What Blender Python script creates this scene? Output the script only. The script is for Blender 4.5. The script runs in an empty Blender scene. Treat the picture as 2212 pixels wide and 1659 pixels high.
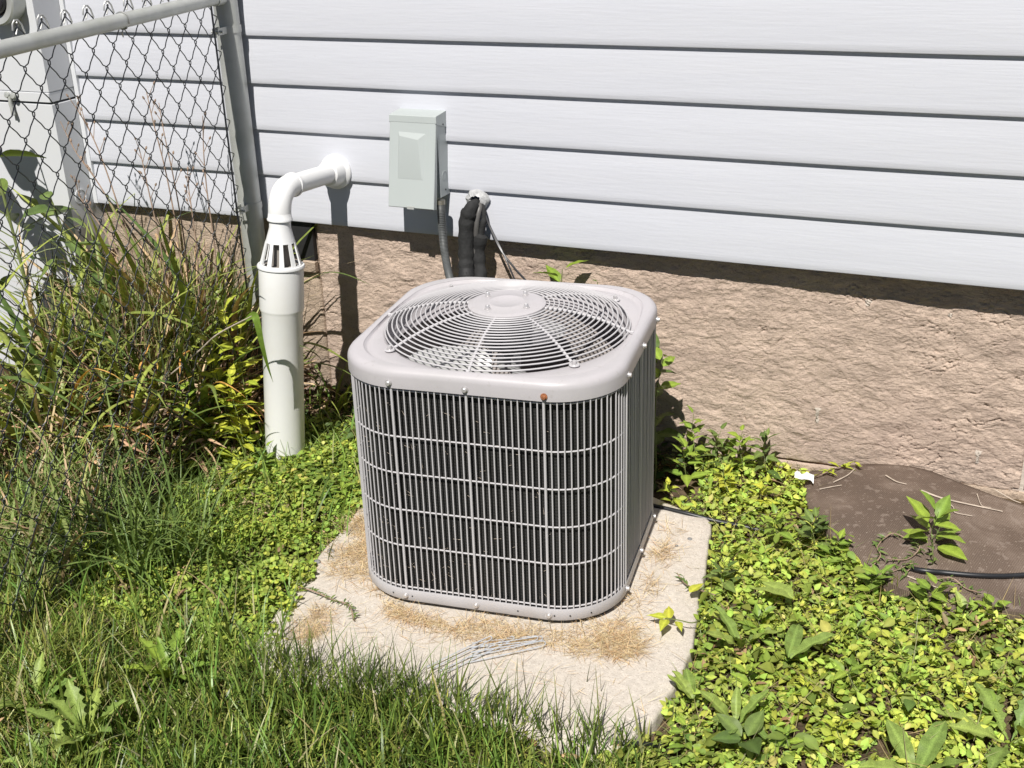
import bpy, math, random
import numpy as np
from mathutils import Vector, Matrix, noise
random.seed(7); rng = np.random.default_rng(7)
PI = math.pi
sc = bpy.context.scene
COL = sc.collection

# ------------------------------------------------------------------ camera
CAM = np.array([1.19977584, -2.7425477, 1.77063777]); YAW, PITCH, ROLL, FPX = -0.422169413, -0.410176286, -0.0355370611, 2607.519
_f = np.array([math.sin(YAW)*math.cos(PITCH), math.cos(YAW)*math.cos(PITCH), math.sin(PITCH)])
_r = np.cross(_f, [0, 0, 1]); _r /= np.linalg.norm(_r); _u = np.cross(_r, _f)
_c, _s = math.cos(ROLL), math.sin(ROLL)
ROT = np.array([_c*_r+_s*_u, -_s*_r+_c*_u, _f])
cam = bpy.data.objects.new('camera', bpy.data.cameras.new('camera')); COL.objects.link(cam)
cam.data.sensor_width = 36; cam.data.lens = FPX/2212*36; cam.data.clip_end = 500; cam.data.clip_start = 0.05
cam.matrix_world = Matrix([[ROT[0][i], ROT[1][i], -ROT[2][i], CAM[i]] for i in range(3)]+[[0, 0, 0, 1]])
sc.camera = cam
# ------------------------------------------------------------------ light
SUN = np.array([-0.112, 1.0, -1.30]); SUN /= np.linalg.norm(SUN)          # direction the light travels
w = bpy.data.worlds.new('World'); sc.world = w; w.use_nodes = True
nt = w.node_tree; bg = nt.nodes['Background']; sky = nt.nodes.new('ShaderNodeTexSky')
sky.sky_type = 'NISHITA'; sky.sun_disc = False; sky.air_density = 0.4; sky.dust_density = 0.1; sky.altitude = 300
sky.sun_elevation = math.asin(-SUN[2]); sky.sun_rotation = math.atan2(-SUN[0], -SUN[1])
nt.links.new(sky.outputs[0], bg.inputs[0]); bg.inputs[1].default_value = 0.05
sl = bpy.data.lights.new('sun', 'SUN'); sl.energy = 5.0; sl.angle = math.radians(0.5); sl.color = (1, 0.965, 0.91)
so = bpy.data.objects.new('sun', sl); COL.objects.link(so)
so.rotation_euler = Vector(-SUN).to_track_quat('Z', 'Y').to_euler(); so.location = (0, -5, 8)
sc.view_settings.view_transform = 'Standard'; sc.view_settings.look = 'None'; sc.view_settings.gamma = 1
sc.view_settings.exposure = 0.22
sc.cycles.caustics_reflective = False

# ------------------------------------------------------------------ pixel -> place (measured on a 2212 px wide copy of the photograph)
def ray(x, y): return np.array([(x-1106)/FPX, -(y-829.5)/FPX, 1]) @ ROT
def onz(x, y, z=0.0): d = ray(x, y); return CAM+d*(z-CAM[2])/d[2]
def ony(x, y, Y): d = ray(x, y); return CAM+d*(Y-CAM[1])/d[1]
def proj(P): q = ROT @ (np.array(P, float)-CAM); return 1106+FPX*q[0]/q[2], 829.5-FPX*q[1]/q[2]

# ------------------------------------------------------------------ materials
def mat(name, col, rough=0.5, metal=0.0, spec=0.5, var=0.0, vscale=8.0, bump=0.0, bscale=60.0, stretch=(1, 1, 1), dirt=None, dscale=3.0, damt=0.5, detail=6):
    m = bpy.data.materials.new(name); m.use_nodes = True; n = m.node_tree; N = n.nodes; L = n.links
    b = N['Principled BSDF']; b.inputs['Roughness'].default_value = rough; b.inputs['Metallic'].default_value = metal
    b.inputs['Specular IOR Level'].default_value = spec
    tc = N.new('ShaderNodeTexCoord'); mp = N.new('ShaderNodeMapping'); mp.inputs['Scale'].default_value = stretch
    L.new(tc.outputs['Object'], mp.inputs[0])
    src = None
    rgb = N.new('ShaderNodeRGB'); rgb.outputs[0].default_value = (*col, 1); src = rgb.outputs[0]
    if var:
        nz = N.new('ShaderNodeTexNoise'); nz.inputs['Scale'].default_value = vscale; nz.inputs['Detail'].default_value = detail
        L.new(mp.outputs[0], nz.inputs[0]); mr = N.new('ShaderNodeMapRange')
        mr.inputs[1].default_value = 0.3; mr.inputs[2].default_value = 0.7; mr.inputs[3].default_value = 1-var; mr.inputs[4].default_value = 1+var
        L.new(nz.outputs[0], mr.inputs[0]); vm = N.new('ShaderNodeVectorMath'); vm.operation = 'SCALE'
        L.new(src, vm.inputs[0]); L.new(mr.outputs[0], vm.inputs['Scale']); src = vm.outputs[0]
    if dirt:
        nz = N.new('ShaderNodeTexNoise'); nz.inputs['Scale'].default_value = dscale; nz.inputs['Detail'].default_value = 8; nz.inputs['Roughness'].default_value = 0.65
        L.new(mp.outputs[0], nz.inputs[0]); mr = N.new('ShaderNodeMapRange'); mr.inputs[1].default_value = 0.48; mr.inputs[2].default_value = 0.72
        mr.inputs[4].default_value = damt; L.new(nz.outputs[0], mr.inputs[0])
        mx = N.new('ShaderNodeMix'); mx.data_type = 'RGBA'; L.new(mr.outputs[0], mx.inputs[0]); L.new(src, mx.inputs[6]); mx.inputs[7].default_value = (*dirt, 1); src = mx.outputs[2]
    L.new(src, b.inputs['Base Color'])
    if bump:
        nz = N.new('ShaderNodeTexNoise'); nz.inputs['Scale'].default_value = bscale; nz.inputs['Detail'].default_value = 6
        L.new(mp.outputs[0], nz.inputs[0]); bp = N.new('ShaderNodeBump'); bp.inputs['Strength'].default_value = 1.0; bp.inputs['Distance'].default_value = bump
        L.new(nz.outputs[0], bp.inputs['Height']); L.new(bp.outputs[0], b.inputs['Normal'])
    return m

def leafmat(name, col, col2=None, rand=0.25, trans=0.20, rough=0.42, use_col=True, bump=0.0):
    """leaf: own colour (attribute Col) times a base that differs from leaf to leaf; some light passes through the blade"""
    m = bpy.data.materials.new(name); m.use_nodes = True; n = m.node_tree; N = n.nodes; L = n.links
    b = N['Principled BSDF']; b.inputs['Roughness'].default_value = rough; b.inputs['Specular IOR Level'].default_value = 0.35
    out = N['Material Output']
    oi = N.new('ShaderNodeObjectInfo'); mx = N.new('ShaderNodeMix'); mx.data_type = 'RGBA'
    L.new(oi.outputs['Random'], mx.inputs[0]); mx.inputs[6].default_value = (*col, 1); mx.inputs[7].default_value = (*(col2 or col), 1)
    src = mx.outputs[2]
    if use_col:
        at = N.new('ShaderNodeAttribute'); at.attribute_name = 'Col'; vm = N.new('ShaderNodeVectorMath'); vm.operation = 'MULTIPLY'
        L.new(src, vm.inputs[0]); L.new(at.outputs['Color'], vm.inputs[1]); src = vm.outputs[0]
    tc = N.new('ShaderNodeTexCoord'); nz = N.new('ShaderNodeTexNoise'); nz.inputs['Scale'].default_value = 55; nz.inputs['Detail'].default_value = 3
    L.new(tc.outputs['Object'], nz.inputs[0]); mr = N.new('ShaderNodeMapRange'); mr.inputs[3].default_value = 1-rand; mr.inputs[4].default_value = 1+rand
    mr.inputs[1].default_value = .3; mr.inputs[2].default_value = .7
    L.new(nz.outputs[0], mr.inputs[0]); vs = N.new('ShaderNodeVectorMath'); vs.operation = 'SCALE'; L.new(src, vs.inputs[0]); L.new(mr.outputs[0], vs.inputs['Scale']); src = vs.outputs[0]
    L.new(src, b.inputs['Base Color'])
    tr = N.new('ShaderNodeBsdfTranslucent'); v2 = N.new('ShaderNodeVectorMath'); v2.operation = 'MULTIPLY'; v2.inputs[1].default_value = (1.25, 1.15, 0.5)
    L.new(src, v2.inputs[0]); L.new(v2.outputs[0], tr.inputs[0])
    ms = N.new('ShaderNodeMixShader'); ms.inputs[0].default_value = trans; L.new(b.outputs[0], ms.inputs[1]); L.new(tr.outputs[0], ms.inputs[2]); L.new(ms.outputs[0], out.inputs[0])
    return m

M = {}
M['siding'] = mat('white vinyl siding', (.575, .585, .63), .42, spec=.35, var=.025, vscale=2.2, bump=.0006, bscale=9, stretch=(1.0, 1.0, 14), dirt=(.53, .53, .55), dscale=1.1, damt=.25)
M['panel'] = mat('white panel', (.64, .65, .67), .45, var=.02, vscale=1.5)
M['dark'] = mat('dark gap', (.02, .02, .02), .9)
M['stone'] = mat('split sandstone', (.53, .415, .335), .9, spec=.2, var=.16, vscale=9, bump=.0020, bscale=110, stretch=(1, 1, 1.6), dirt=(.44, .335, .28), dscale=2.4, damt=.75, detail=10)
M['stone2'] = mat('brown sandstone', (.46, .36, .275), .9, spec=.2, var=.18, vscale=9, bump=.0028, bscale=70, stretch=(1, 1, 1.6), dirt=(.30, .25, .22), dscale=4, damt=.6, detail=10)
M['mortar'] = mat('mortar', (.56, .49, .42), .95, spec=.1, var=.12, vscale=30, bump=.003, bscale=90)
M['concrete'] = mat('weathered concrete', (.57, .515, .45), .92, spec=.15, var=.12, vscale=70, bump=.0012, bscale=170, dirt=(.53, .475, .405), dscale=3.5, damt=.45, detail=10)
M['soil'] = mat('soil', (.085, .06, .04), .97, spec=.1, var=.5, vscale=22, bump=.02, bscale=40, dirt=(.20, .145, .085), dscale=9, damt=.8)
M['lid'] = mat('painted steel lid', (.485, .46, .475), .40, spec=.4, var=.025, vscale=4, bump=.0003, bscale=40, dirt=(.40, .39, .385), dscale=3.2, damt=.65)
M['wirep'] = mat('coated grille wire', (.52, .505, .515), .42, spec=.35)
M['base'] = mat('base pan steel', (.47, .46, .475), .45, var=.04, vscale=6, dirt=(.40, .36, .33), dscale=7, damt=.4)
M['foot'] = mat('black base', (.015, .015, .016), .7)
M['rust'] = mat('rusty screw', (.32, .12, .05), .8, var=.4, vscale=200)
M['screw'] = mat('zinc screw', (.62, .60, .60), .35, metal=.5)
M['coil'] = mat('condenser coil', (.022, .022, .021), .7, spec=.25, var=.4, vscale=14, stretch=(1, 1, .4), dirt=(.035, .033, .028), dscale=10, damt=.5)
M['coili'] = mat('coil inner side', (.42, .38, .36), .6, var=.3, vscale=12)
M['blade'] = mat('fan blade aluminium', (.46, .46, .45), .45, metal=.2, var=.1)
M['motor'] = mat('motor black', (.03, .03, .032), .5)
M['comp'] = mat('compressor shell', (.035, .035, .035), .45)
M['tag'] = mat('white paper label', (.75, .74, .68), .8)
M['pvc'] = mat('white plastic pipe', (.75, .75, .745), .35, spec=.4, var=.015, vscale=4)
M['pvcold'] = mat('ivory plastic pipe', (.79, .79, .775), .42, var=.015, vscale=5, dirt=(.70, .66, .57), dscale=6, damt=.3)
M['slot'] = mat('strainer inside', (.24, .215, .19), .8)
M['box'] = mat('disconnect enclosure paint', (.435, .47, .46), .42, var=.02, vscale=5)
M['brass'] = mat('conduit fitting', (.45, .42, .35), .4, metal=.8)
M['conduit'] = mat('grey flexible conduit', (.10, .105, .105), .5, var=.15, vscale=60)
M['foam'] = mat('black foam insulation', (.018, .018, .018), .85, var=.4, vscale=30, bump=.004, bscale=60)
M['copper'] = mat('dull copper pipe', (.10, .095, .09), .45, var=.2)
M['cable'] = mat('black cable', (.03, .03, .032), .35, spec=.6)
M['caulk'] = mat('grey white putty', (.42, .42, .42), .45, var=.25, vscale=60, bump=.004, bscale=70)
M['galv'] = mat('galvanised pipe', (.50, .51, .485), .45, metal=.35, var=.10, vscale=14, bump=.0003, bscale=150, stretch=(1, 1, 1), dirt=(.40, .41, .36), dscale=9, damt=.6)
M['wire'] = mat('dark chain link wire', (.085, .09, .095), .5, metal=.35, var=.2, vscale=40)
M['wireg'] = mat('galvanised wire', (.42, .42, .41), .4, metal=.6)
M['mat'] = None
M['hose'] = mat('black hose', (.012, .013, .016), .42, spec=.6)
M['twig'] = mat('dry twig', (.50, .42, .34), .8, var=.3, vscale=40)
M['paper'] = mat('paper scrap', (.80, .80, .78), .8, var=.05, vscale=60)
M['staple'] = mat('galvanised staple wire', (.62, .65, .70), .32, metal=.3)
M['pebble'] = mat('grey pebble', (.20, .20, .20), .8, var=.3, vscale=60)
M['glass'] = mat('dark meter glass', (.03, .03, .035), .12, spec=.6)
M['straw'] = leafmat('dry pine needles', (1, 1, 1), rand=.1, trans=.1, rough=.6)
M['grass'] = leafmat('grass blades', (1, 1, 1), rand=.1, trans=.20, rough=.38)
M['cover'] = leafmat('ground cover leaves', (1, 1, 1), rand=.15, trans=.18, rough=.58)
M['litter'] = leafmat('dead leaf litter', (1, 1, 1), rand=.2, trans=.12, rough=.7)
M['lf_green'] = leafmat('fresh green leaf', (.17, .27, .045), (.27, .36, .05))
M['lf_deep'] = leafmat('mid green leaf', (.085, .14, .035), (.17, .23, .06))
M['lf_yellow'] = leafmat('yellow green leaf', (.34, .42, .05), (.48, .48, .06))
M['lf_dock'] = leafmat('dock leaf', (.17, .26, .06), (.28, .35, .08), rough=.5)
M['lf_lily'] = leafmat('daylily leaf', (.075, .125, .03), (.33, .37, .08), rough=.45)
M['lf_tan'] = leafmat('dry daylily leaf', (.32, .21, .12), (.58, .44, .27), rough=.7, trans=.15)
M['lf_orange'] = leafmat('orange dying leaf', (.50, .20, .05), (.55, .36, .10), rough=.6)
M['stem'] = mat('green stem', (.14, .17, .05), .6, var=.2, vscale=30)
M['stemdry'] = mat('dry stem', (.30, .21, .15), .8, var=.3, vscale=30)

def stone_extra(m, scale, dist):
    """cracks and ledges of the split face, as relief only"""
    n = m.node_tree; N = n.nodes; L = n.links; b = N['Principled BSDF']
    tc = N.new('ShaderNodeTexCoord'); mp = N.new('ShaderNodeMapping'); mp.inputs['Scale'].default_value = (1, 1, 2.6); L.new(tc.outputs['Object'], mp.inputs[0])
    nz = N.new('ShaderNodeTexNoise'); nz.inputs['Scale'].default_value = scale; nz.inputs['Detail'].default_value = 8; nz.inputs['Distortion'].default_value = 1.6
    L.new(mp.outputs[0], nz.inputs[0])
    mm = N.new('ShaderNodeMath'); mm.operation = 'MULTIPLY'; mm.inputs[1].default_value = 7; L.new(nz.outputs[0], mm.inputs[0])
    fr = N.new('ShaderNodeMath'); fr.operation = 'FRACT'; L.new(mm.outputs[0], fr.inputs[0])
    bp = N.new('ShaderNodeBump'); bp.inputs['Distance'].default_value = dist; bp.inputs['Strength'].default_value = .8
    L.new(fr.outputs[0], bp.inputs['Height'])
    old = b.inputs['Normal'].links[0].from_socket; L.new(old, bp.inputs['Normal']); L.new(bp.outputs[0], b.inputs['Normal'])
stone_extra(M['stone'], 26, .0014); stone_extra(M['stone2'], 26, .0014)

def speckle(m, scale, col, thr=.62, amt=.8):
    n = m.node_tree; N = n.nodes; L = n.links; b = N['Principled BSDF']
    src = b.inputs['Base Color'].links[0].from_socket
    tc = N.new('ShaderNodeTexCoord'); v = N.new('ShaderNodeTexNoise'); v.inputs['Scale'].default_value = scale; v.inputs['Detail'].default_value = 2
    L.new(tc.outputs['Object'], v.inputs[0]); mr = N.new('ShaderNodeMapRange'); mr.inputs[1].default_value = thr; mr.inputs[2].default_value = thr+.05; mr.inputs[4].default_value = amt
    L.new(v.outputs[0], mr.inputs[0]); mx = N.new('ShaderNodeMix'); mx.data_type = 'RGBA'; L.new(mr.outputs[0], mx.inputs[0]); L.new(src, mx.inputs[6]); mx.inputs[7].default_value = (*col, 1)
    L.new(mx.outputs[2], b.inputs['Base Color'])
speckle(M['concrete'], 260, (.36, .29, .24), .60, .7); speckle(M['concrete'], 190, (.72, .68, .62), .63, .6)
speckle(M['stone'], 240, (.30, .21, .17), .60, .6); speckle(M['stone2'], 240, (.25, .19, .15), .58, .7)

speckle(M['lid'], 60, (.38, .36, .35), .66, .35); speckle(M['siding'], 90, (.45, .44, .43), .74, .25)
# woven weed barrier
m = mat('woven weed barrier', (.185, .135, .105), .75, spec=.3, var=.22, vscale=5, dirt=(.36, .29, .24), dscale=5, damt=.6)
N = m.node_tree.nodes; L = m.node_tree.links; b = N['Principled BSDF']
tc = N.new('ShaderNodeTexCoord'); bumps = None; hs = []
for ax, s in ((0, 190), (1, 190)):
    mp = N.new('ShaderNodeMapping'); mp.inputs['Rotation'].default_value = (0, 0, .25+ax*PI/2); L.new(tc.outputs['Object'], mp.inputs[0])
    wv = N.new('ShaderNodeTexWave'); wv.inputs['Scale'].default_value = s/6.28*2; wv.inputs['Distortion'].default_value = .6; L.new(mp.outputs[0], wv.inputs[0]); hs.append(wv)
mx = N.new('ShaderNodeMath'); mx.operation = 'MULTIPLY'; L.new(hs[0].outputs[1], mx.inputs[0]); L.new(hs[1].outputs[1], mx.inputs[1])
bp = N.new('ShaderNodeBump'); bp.inputs['Distance'].default_value = .0015; L.new(mx.outputs[0], bp.inputs['Height']); L.new(bp.outputs[0], b.inputs['Normal'])
src = b.inputs['Base Color'].links[0].from_socket; mr = N.new('ShaderNodeMapRange'); mr.inputs[3].default_value = .72; mr.inputs[4].default_value = 1.35
L.new(mx.outputs[0], mr.inputs[0]); vs = N.new('ShaderNodeVectorMath'); vs.operation = 'SCALE'; L.new(src, vs.inputs[0]); L.new(mr.outputs[0], vs.inputs['Scale']); L.new(vs.outputs[0], b.inputs['Base Color'])
M['mat'] = m; speckle(m, 170, (.42, .35, .29), .66, .7); speckle(m, 34, (.30, .24, .20), .60, .5)
# fins of the coil: relief
for key in ('coil', 'coili'):
    m = M[key]; N = m.node_tree.nodes; L = m.node_tree.links; b = N['Principled BSDF']
    tc = N.new('ShaderNodeTexCoord'); sp = N.new('ShaderNodeSeparateXYZ'); L.new(tc.outputs['Object'], sp.inputs[0])
    m1 = N.new('ShaderNodeMath'); m1.operation = 'MULTIPLY'; m1.inputs[1].default_value = 2*PI/.0085; L.new(sp.outputs[2], m1.inputs[0])
    sn = N.new('ShaderNodeMath'); sn.operation = 'SINE'; L.new(m1.outputs[0], sn.inputs[0])
    bp = N.new('ShaderNodeBump'); bp.inputs['Distance'].default_value = .0008; L.new(sn.outputs[0], bp.inputs['Height']); bp.inputs['Strength'].default_value = .35; L.new(bp.outputs[0], b.inputs['Normal'])

# ------------------------------------------------------------------ mesh helpers
class MB:
    def __init__(s): s.v = []; s.f = []
    def add(s, v, f):
        o = len(s.v); s.v += [tuple(map(float, p)) for p in v]; s.f += [tuple(i+o for i in q) for q in f]; return s
    def box(s, x0, x1, y0, y1, z0, z1, bev=0.0):
        if bev:
            P = []; 
            for (z, k) in ((z0, bev), (z0+bev, 0), (z1-bev, 0), (z1, bev)):
                P += [(x0+k+bev*.0, y0+k, z), (x1-k, y0+k, z), (x1-k, y1-k, z), (x0+k, y1-k, z)]
            F = [(3, 2, 1, 0), (12, 13, 14, 15)]
            for l in range(3):
                for i in range(4): a = l*4+i; b_ = l*4+(i+1) % 4; F.append((a, b_, b_+4, a+4))
            return s.add(P, F)
        P = [(x0, y0, z0), (x1, y0, z0), (x1, y1, z0), (x0, y1, z0), (x0, y0, z1), (x1, y0, z1), (x1, y1, z1), (x0, y1, z1)]
        return s.add(P, [(3, 2, 1, 0), (4, 5, 6, 7), (0, 1, 5, 4), (1, 2, 6, 5), (2, 3, 7, 6), (3, 0, 4, 7)])
    def tube(s, pts, r, n=8, closed=False, caps=True, flat=1.0):
        P = np.array(pts, float); k = len(P); rr = np.broadcast_to(np.array(r, float), (k,))
        T = np.zeros_like(P)
        if closed: T = np.roll(P, -1, 0)-np.roll(P, 1, 0)
        else: T[1:-1] = P[2:]-P[:-2]; T[0] = P[1]-P[0]; T[-1] = P[-1]-P[-2]
        T /= np.linalg.norm(T, axis=1)[:, None]+1e-12
        a = np.array([0, 0, 1.]) if abs(T[0][2]) < .9 else np.array([1., 0, 0])
        u = np.cross(T[0], a); u /= np.linalg.norm(u); V = []
        an = np.arange(n)*2*PI/n
        for i in range(k):
            u = u-T[i]*(u@T[i]); u /= np.linalg.norm(u); vv = np.cross(T[i], u)
            V.append(P[i]+rr[i]*(np.cos(an)[:, None]*u+flat*np.sin(an)[:, None]*vv))
        V = np.concatenate(V); F = []
        for i in range(k if closed else k-1):
            j = (i+1) % k
            for q in range(n): F.append((i*n+q, i*n+(q+1) % n, j*n+(q+1) % n, j*n+q))
        if caps and not closed: F += [tuple(range(n))[::-1], tuple(range((k-1)*n, k*n))]
        return s.add(V, F)
    def loft(s, loops, closed=True, cap0=False, cap1=False):
        n = len(loops[0]); V = [p for l in loops for p in l]; F = []
        for i in range(len(loops)-1):
            for q in range(n if closed else n-1): F.append((i*n+q, i*n+(q+1) % n, (i+1)*n+(q+1) % n, (i+1)*n+q))
        if cap0: F.append(tuple(range(n))[::-1])
        if cap1: F.append(tuple(range((len(loops)-1)*n, len(loops)*n)))
        return s.add(V, F)
    def lathe(s, prof, axis=(0, 0, 1), org=(0, 0, 0), n=32, cap0=False, cap1=False):
        A = np.array(axis, float); A /= np.linalg.norm(A); t = np.array([1., 0, 0]) if abs(A[0]) < .9 else np.array([0, 1., 0])
        U = np.cross(A, t); U /= np.linalg.norm(U); W_ = np.cross(A, U); O = np.array(org, float)
        an = np.arange(n)*2*PI/n
        return s.loft([[O+A*h+r*(math.cos(a)*U+math.sin(a)*W_) for a in an] for r, h in prof], cap0=cap0, cap1=cap1)
    def build(s, name, m, parent=None, smooth=True, angle=35, loc=None):
        me = bpy.data.meshes.new(name); me.from_pydata(s.v, [], s.f); me.validate(); me.materials.append(m)
        o = bpy.data.objects.new(name, me); COL.objects.link(o)
        if parent is not None: o.parent = parent
        if loc is not None: o.location = loc
        if smooth:
            me.shade_smooth()
            try: me.set_sharp_from_angle(angle=math.radians(angle))
            except Exception: pass
        return o

def tag(o, label=None, cat=None, group=None, kind=None):
    if label: o['label'] = label
    if cat: o['category'] = cat
    if group: o['group'] = group
    if kind: o['kind'] = kind
    return o
def thing(name, label, cat, loc=(0, 0, 0), rz=0.0, group=None):
    o = bpy.data.objects.new(name, None); COL.objects.link(o); o.location = tuple(loc); o.rotation_euler = (0, 0, rz); o.empty_display_size = .05
    return tag(o, label, cat, group)
def inst(name, src, parent, loc=(0, 0, 0), rot=(0, 0, 0), scale=(1, 1, 1)):
    o = bpy.data.objects.new(name, src if isinstance(src, bpy.types.Mesh) else src.data); COL.objects.link(o)
    o.parent = parent; o.location = tuple(loc); o.rotation_euler = tuple(rot); o.scale = scale if hasattr(scale, '__len__') else (scale,)*3
    return o

def np_mesh(name, V, Q=None, T=None, colr=None, m=None, parent=None, smooth=False):
    """mesh from numpy arrays: quads Q and triangles T"""
    me = bpy.data.meshes.new(name); V = np.asarray(V, np.float32).reshape(-1, 3); me.vertices.add(len(V)); me.vertices.foreach_set('co', V.ravel())
    loops = []; starts = []; tot = 0; sizes = []
    for arr, k in ((Q, 4), (T, 3)):
        if arr is not None and len(arr):
            arr = np.asarray(arr, np.int32).reshape(-1, k); loops.append(arr.ravel()); starts.append(tot+np.arange(len(arr))*k); tot += arr.size; sizes.append(np.full(len(arr), k))
    loops = np.concatenate(loops); starts = np.concatenate(starts)
    me.loops.add(len(loops)); me.loops.foreach_set('vertex_index', loops.astype(np.int32)); me.polygons.add(len(starts)); me.polygons.foreach_set('loop_start', starts.astype(np.int32))
    me.update(calc_edges=True)
    if colr is not None:
        c = np.ones((len(V), 4), np.float32); c[:, :3] = np.clip(colr, 0, 1.5); a = me.attributes.new('Col', 'FLOAT_COLOR', 'POINT'); a.data.foreach_set('color', c.ravel())
    if m: me.materials.append(m)
    if smooth: me.shade_smooth()
    if parent == 'mesh': return me
    o = bpy.data.objects.new(name, me); COL.objects.link(o)
    if parent is not None: o.parent = parent
    return o

def fbm(x, y, sc_=1.0, octv=4, seed=0):
    """cheap value noise on arrays, -1..1"""
    out = np.zeros_like(x, float); amp = 1.0; tot = 0
    r = np.random.default_rng(100+seed)
    tab = r.random((256, 256))*2-1
    for o in range(octv):
        X = x*sc_; Y = y*sc_; xi = np.floor(X).astype(int); yi = np.floor(Y).astype(int); fx = X-xi; fy = Y-yi
        fx = fx*fx*(3-2*fx); fy = fy*fy*(3-2*fy); g = lambda a, b_: tab[(a+o*37) % 256, (b_+o*91) % 256]
        out += amp*((g(xi, yi)*(1-fx)+g(xi+1, yi)*fx)*(1-fy)+(g(xi, yi+1)*(1-fx)+g(xi+1, yi+1)*fx)*fy); tot += amp; amp *= .5; sc_ *= 2.03
    return out/tot

def inpoly(x, y, poly):
    ins = np.zeros(len(x), bool); n = len(poly); j = n-1
    for i in range(n):
        xi, yi = poly[i][:2]; xj, yj = poly[j][:2]
        c = ((yi > y) != (yj > y)) & (x < (xj-xi)*(y-yi)/(yj-yi+1e-12)+xi); ins ^= c; j = i
    return ins
def ppoly(pix, z=0.0): return [tuple(onz(a, b_, z)[:2]) for a, b_ in pix]
def sample(poly, n, excl=()):
    P = np.array(poly); lo = P.min(0); hi = P.max(0); out = []; got = 0
    while got < n:
        q = rng.random((n*2, 2))*(hi-lo)+lo; k = inpoly(q[:, 0], q[:, 1], poly)
        for e in excl: k &= ~inpoly(q[:, 0], q[:, 1], e)
        q = q[k]; out.append(q); got += len(q)
        if len(out) > 60: break
    return np.concatenate(out)[:n]

# ------------------------------------------------------------------ ground
PAD = [(.42, .27), (.475, .235), (.505, .10), (.535, -.06), (.55, -.2), (.575, -.33), (.60, -.45), (.595, -.56), (.58, -.66), (.565, -.74), (.52, -.79), (.42, -.80), (.2, -.79), (0, -.79), (-.2, -.82), (-.36, -.83), (-.43, -.72), (-.47, -.5), (-.51, -.25), (-.53, .05), (-.50, .25), (-.38, .34), (.1, .38)]
def ground_h(x, y):
    h = -.030+.016*fbm(x, y, 2.3, 3, 3)+.006*fbm(x, y, 14, 3, 5)
    h += .02*np.clip((x-.6)/.5, 0, 1)*np.clip((y+.9)/.6, 0, 1)
    h += .03*np.clip((-.65-x)/.4, 0, 1)
    return h
def axis(lo, hi, a, b_, st):
    L_ = []; v = a
    fine = list(np.arange(a, b_, st)); k = st; v = a
    while v > lo: k *= 1.5; v -= k; L_.append(max(v, lo))
    R_ = []; k = st; v = fine[-1]
    while v < hi: k *= 1.5; v += k; R_.append(min(v, hi))
    return np.array(sorted(set(L_+fine+R_)))
gx = axis(-60, 60, -2.6, 2.2, .025); gy = axis(-60, 60, -2.2, 1.0, .025)
X, Y = np.meshgrid(gx, gy, indexing='ij'); Z = ground_h(X, Y)
ii = np.arange(X.size).reshape(X.shape)
Q = np.stack([ii[:-1, :-1], ii[1:, :-1], ii[1:, 1:], ii[:-1, 1:]], -1).reshape(-1, 4)
g = np_mesh('ground', np.stack([X, Y, Z], -1), Q, m=M['soil'], smooth=True); tag(g, 'dark soil showing between the plants', kind='structure')

# ------------------------------------------------------------------ concrete pad (an irregular slab)
def smooth_poly(P, it=3):
    P = np.array(P, float)
    for _ in range(it):
        Q_ = np.roll(P, -1, 0); P = np.stack([.75*P+.25*Q_, .25*P+.75*Q_], 1).reshape(-1, 2)
    return P
pp = smooth_poly(PAD, 3); pp += np.stack([fbm(pp[:, 0], pp[:, 1], 14, 3, 1), fbm(pp[:, 0], pp[:, 1], 14, 3, 2)], 1)*.012
cc = pp.mean(0); mb = MB(); loops = []
for k, z in ((1.0, -.09), (1.0, .0), (.996, .008), (.985, .012)): loops.append([(cc[0]+(p[0]-cc[0])*k, cc[1]+(p[1]-cc[1])*k, z) for p in pp])
for k in (.9, .75, .6, .45, .3, .15, .02): loops.append([(cc[0]+(p[0]-cc[0])*k, cc[1]+(p[1]-cc[1])*k, .012+.0015*noise.noise(Vector((p[0]*k*6, p[1]*k*6, 0)))) for p in pp])
mb.loft(loops, cap1=True)
tag(mb.build('concrete_pad', M['concrete'], angle=80), 'pale worn concrete slab under the air conditioner, edges overgrown', 'concrete pad')

# ------------------------------------------------------------------ house wall: siding and foundation
WY = .62; PITCH_Z = .1525; ZE = .661; XL = -1.966; XR = 4.6
wall = thing('siding_wall', 'white horizontal lap siding wall of the house above the stone foundation', 'wall', (0, WY, ZE))
def board(z0, z1, k):
    prof = [(.0160, 0.0), (0.0, 0.0), (-.0012, .003), (-.0004, .02), (.0020, .07*1), (.0070, .115), (.0122, (z1-z0)+.004), (.0160, (z1-z0)+.004)]
    h = z1-z0; nx = 130; xs = np.linspace(XL, XR, nx); L_ = []
    for x in xs:
        wob = .0011*noise.noise(Vector((x*1.3, k*3.1, 0)))+.0005*noise.noise(Vector((x*5, k*7.7, 2)))
        L_.append([(x, a+wob*(1 if i in (1, 2, 3, 4) else .3), (z0-ZE)+(b_/.1525*h if b_ > .01 and b_ < .14 else b_)+(.0006*noise.noise(Vector((x*2.1, k*1.7, 5))) if i < 4 else 0)) for i, (a, b_) in enumerate(prof)])
    m_ = MB(); m_.loft(L_, closed=False); m_.f = [q[::-1] for q in m_.f]; return m_
z = ZE; k = 0
while z < 2.9:
    z1 = z+(.155 if k == 0 else PITCH_Z); board(z, z1, k).build('siding_board', M['siding'], wall, angle=40); z = z1; k += 1
MB().box(XL, XR, .0165, .20, 0.004, z-ZE).build('sheathing', M['dark'], wall, smooth=False)
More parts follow.
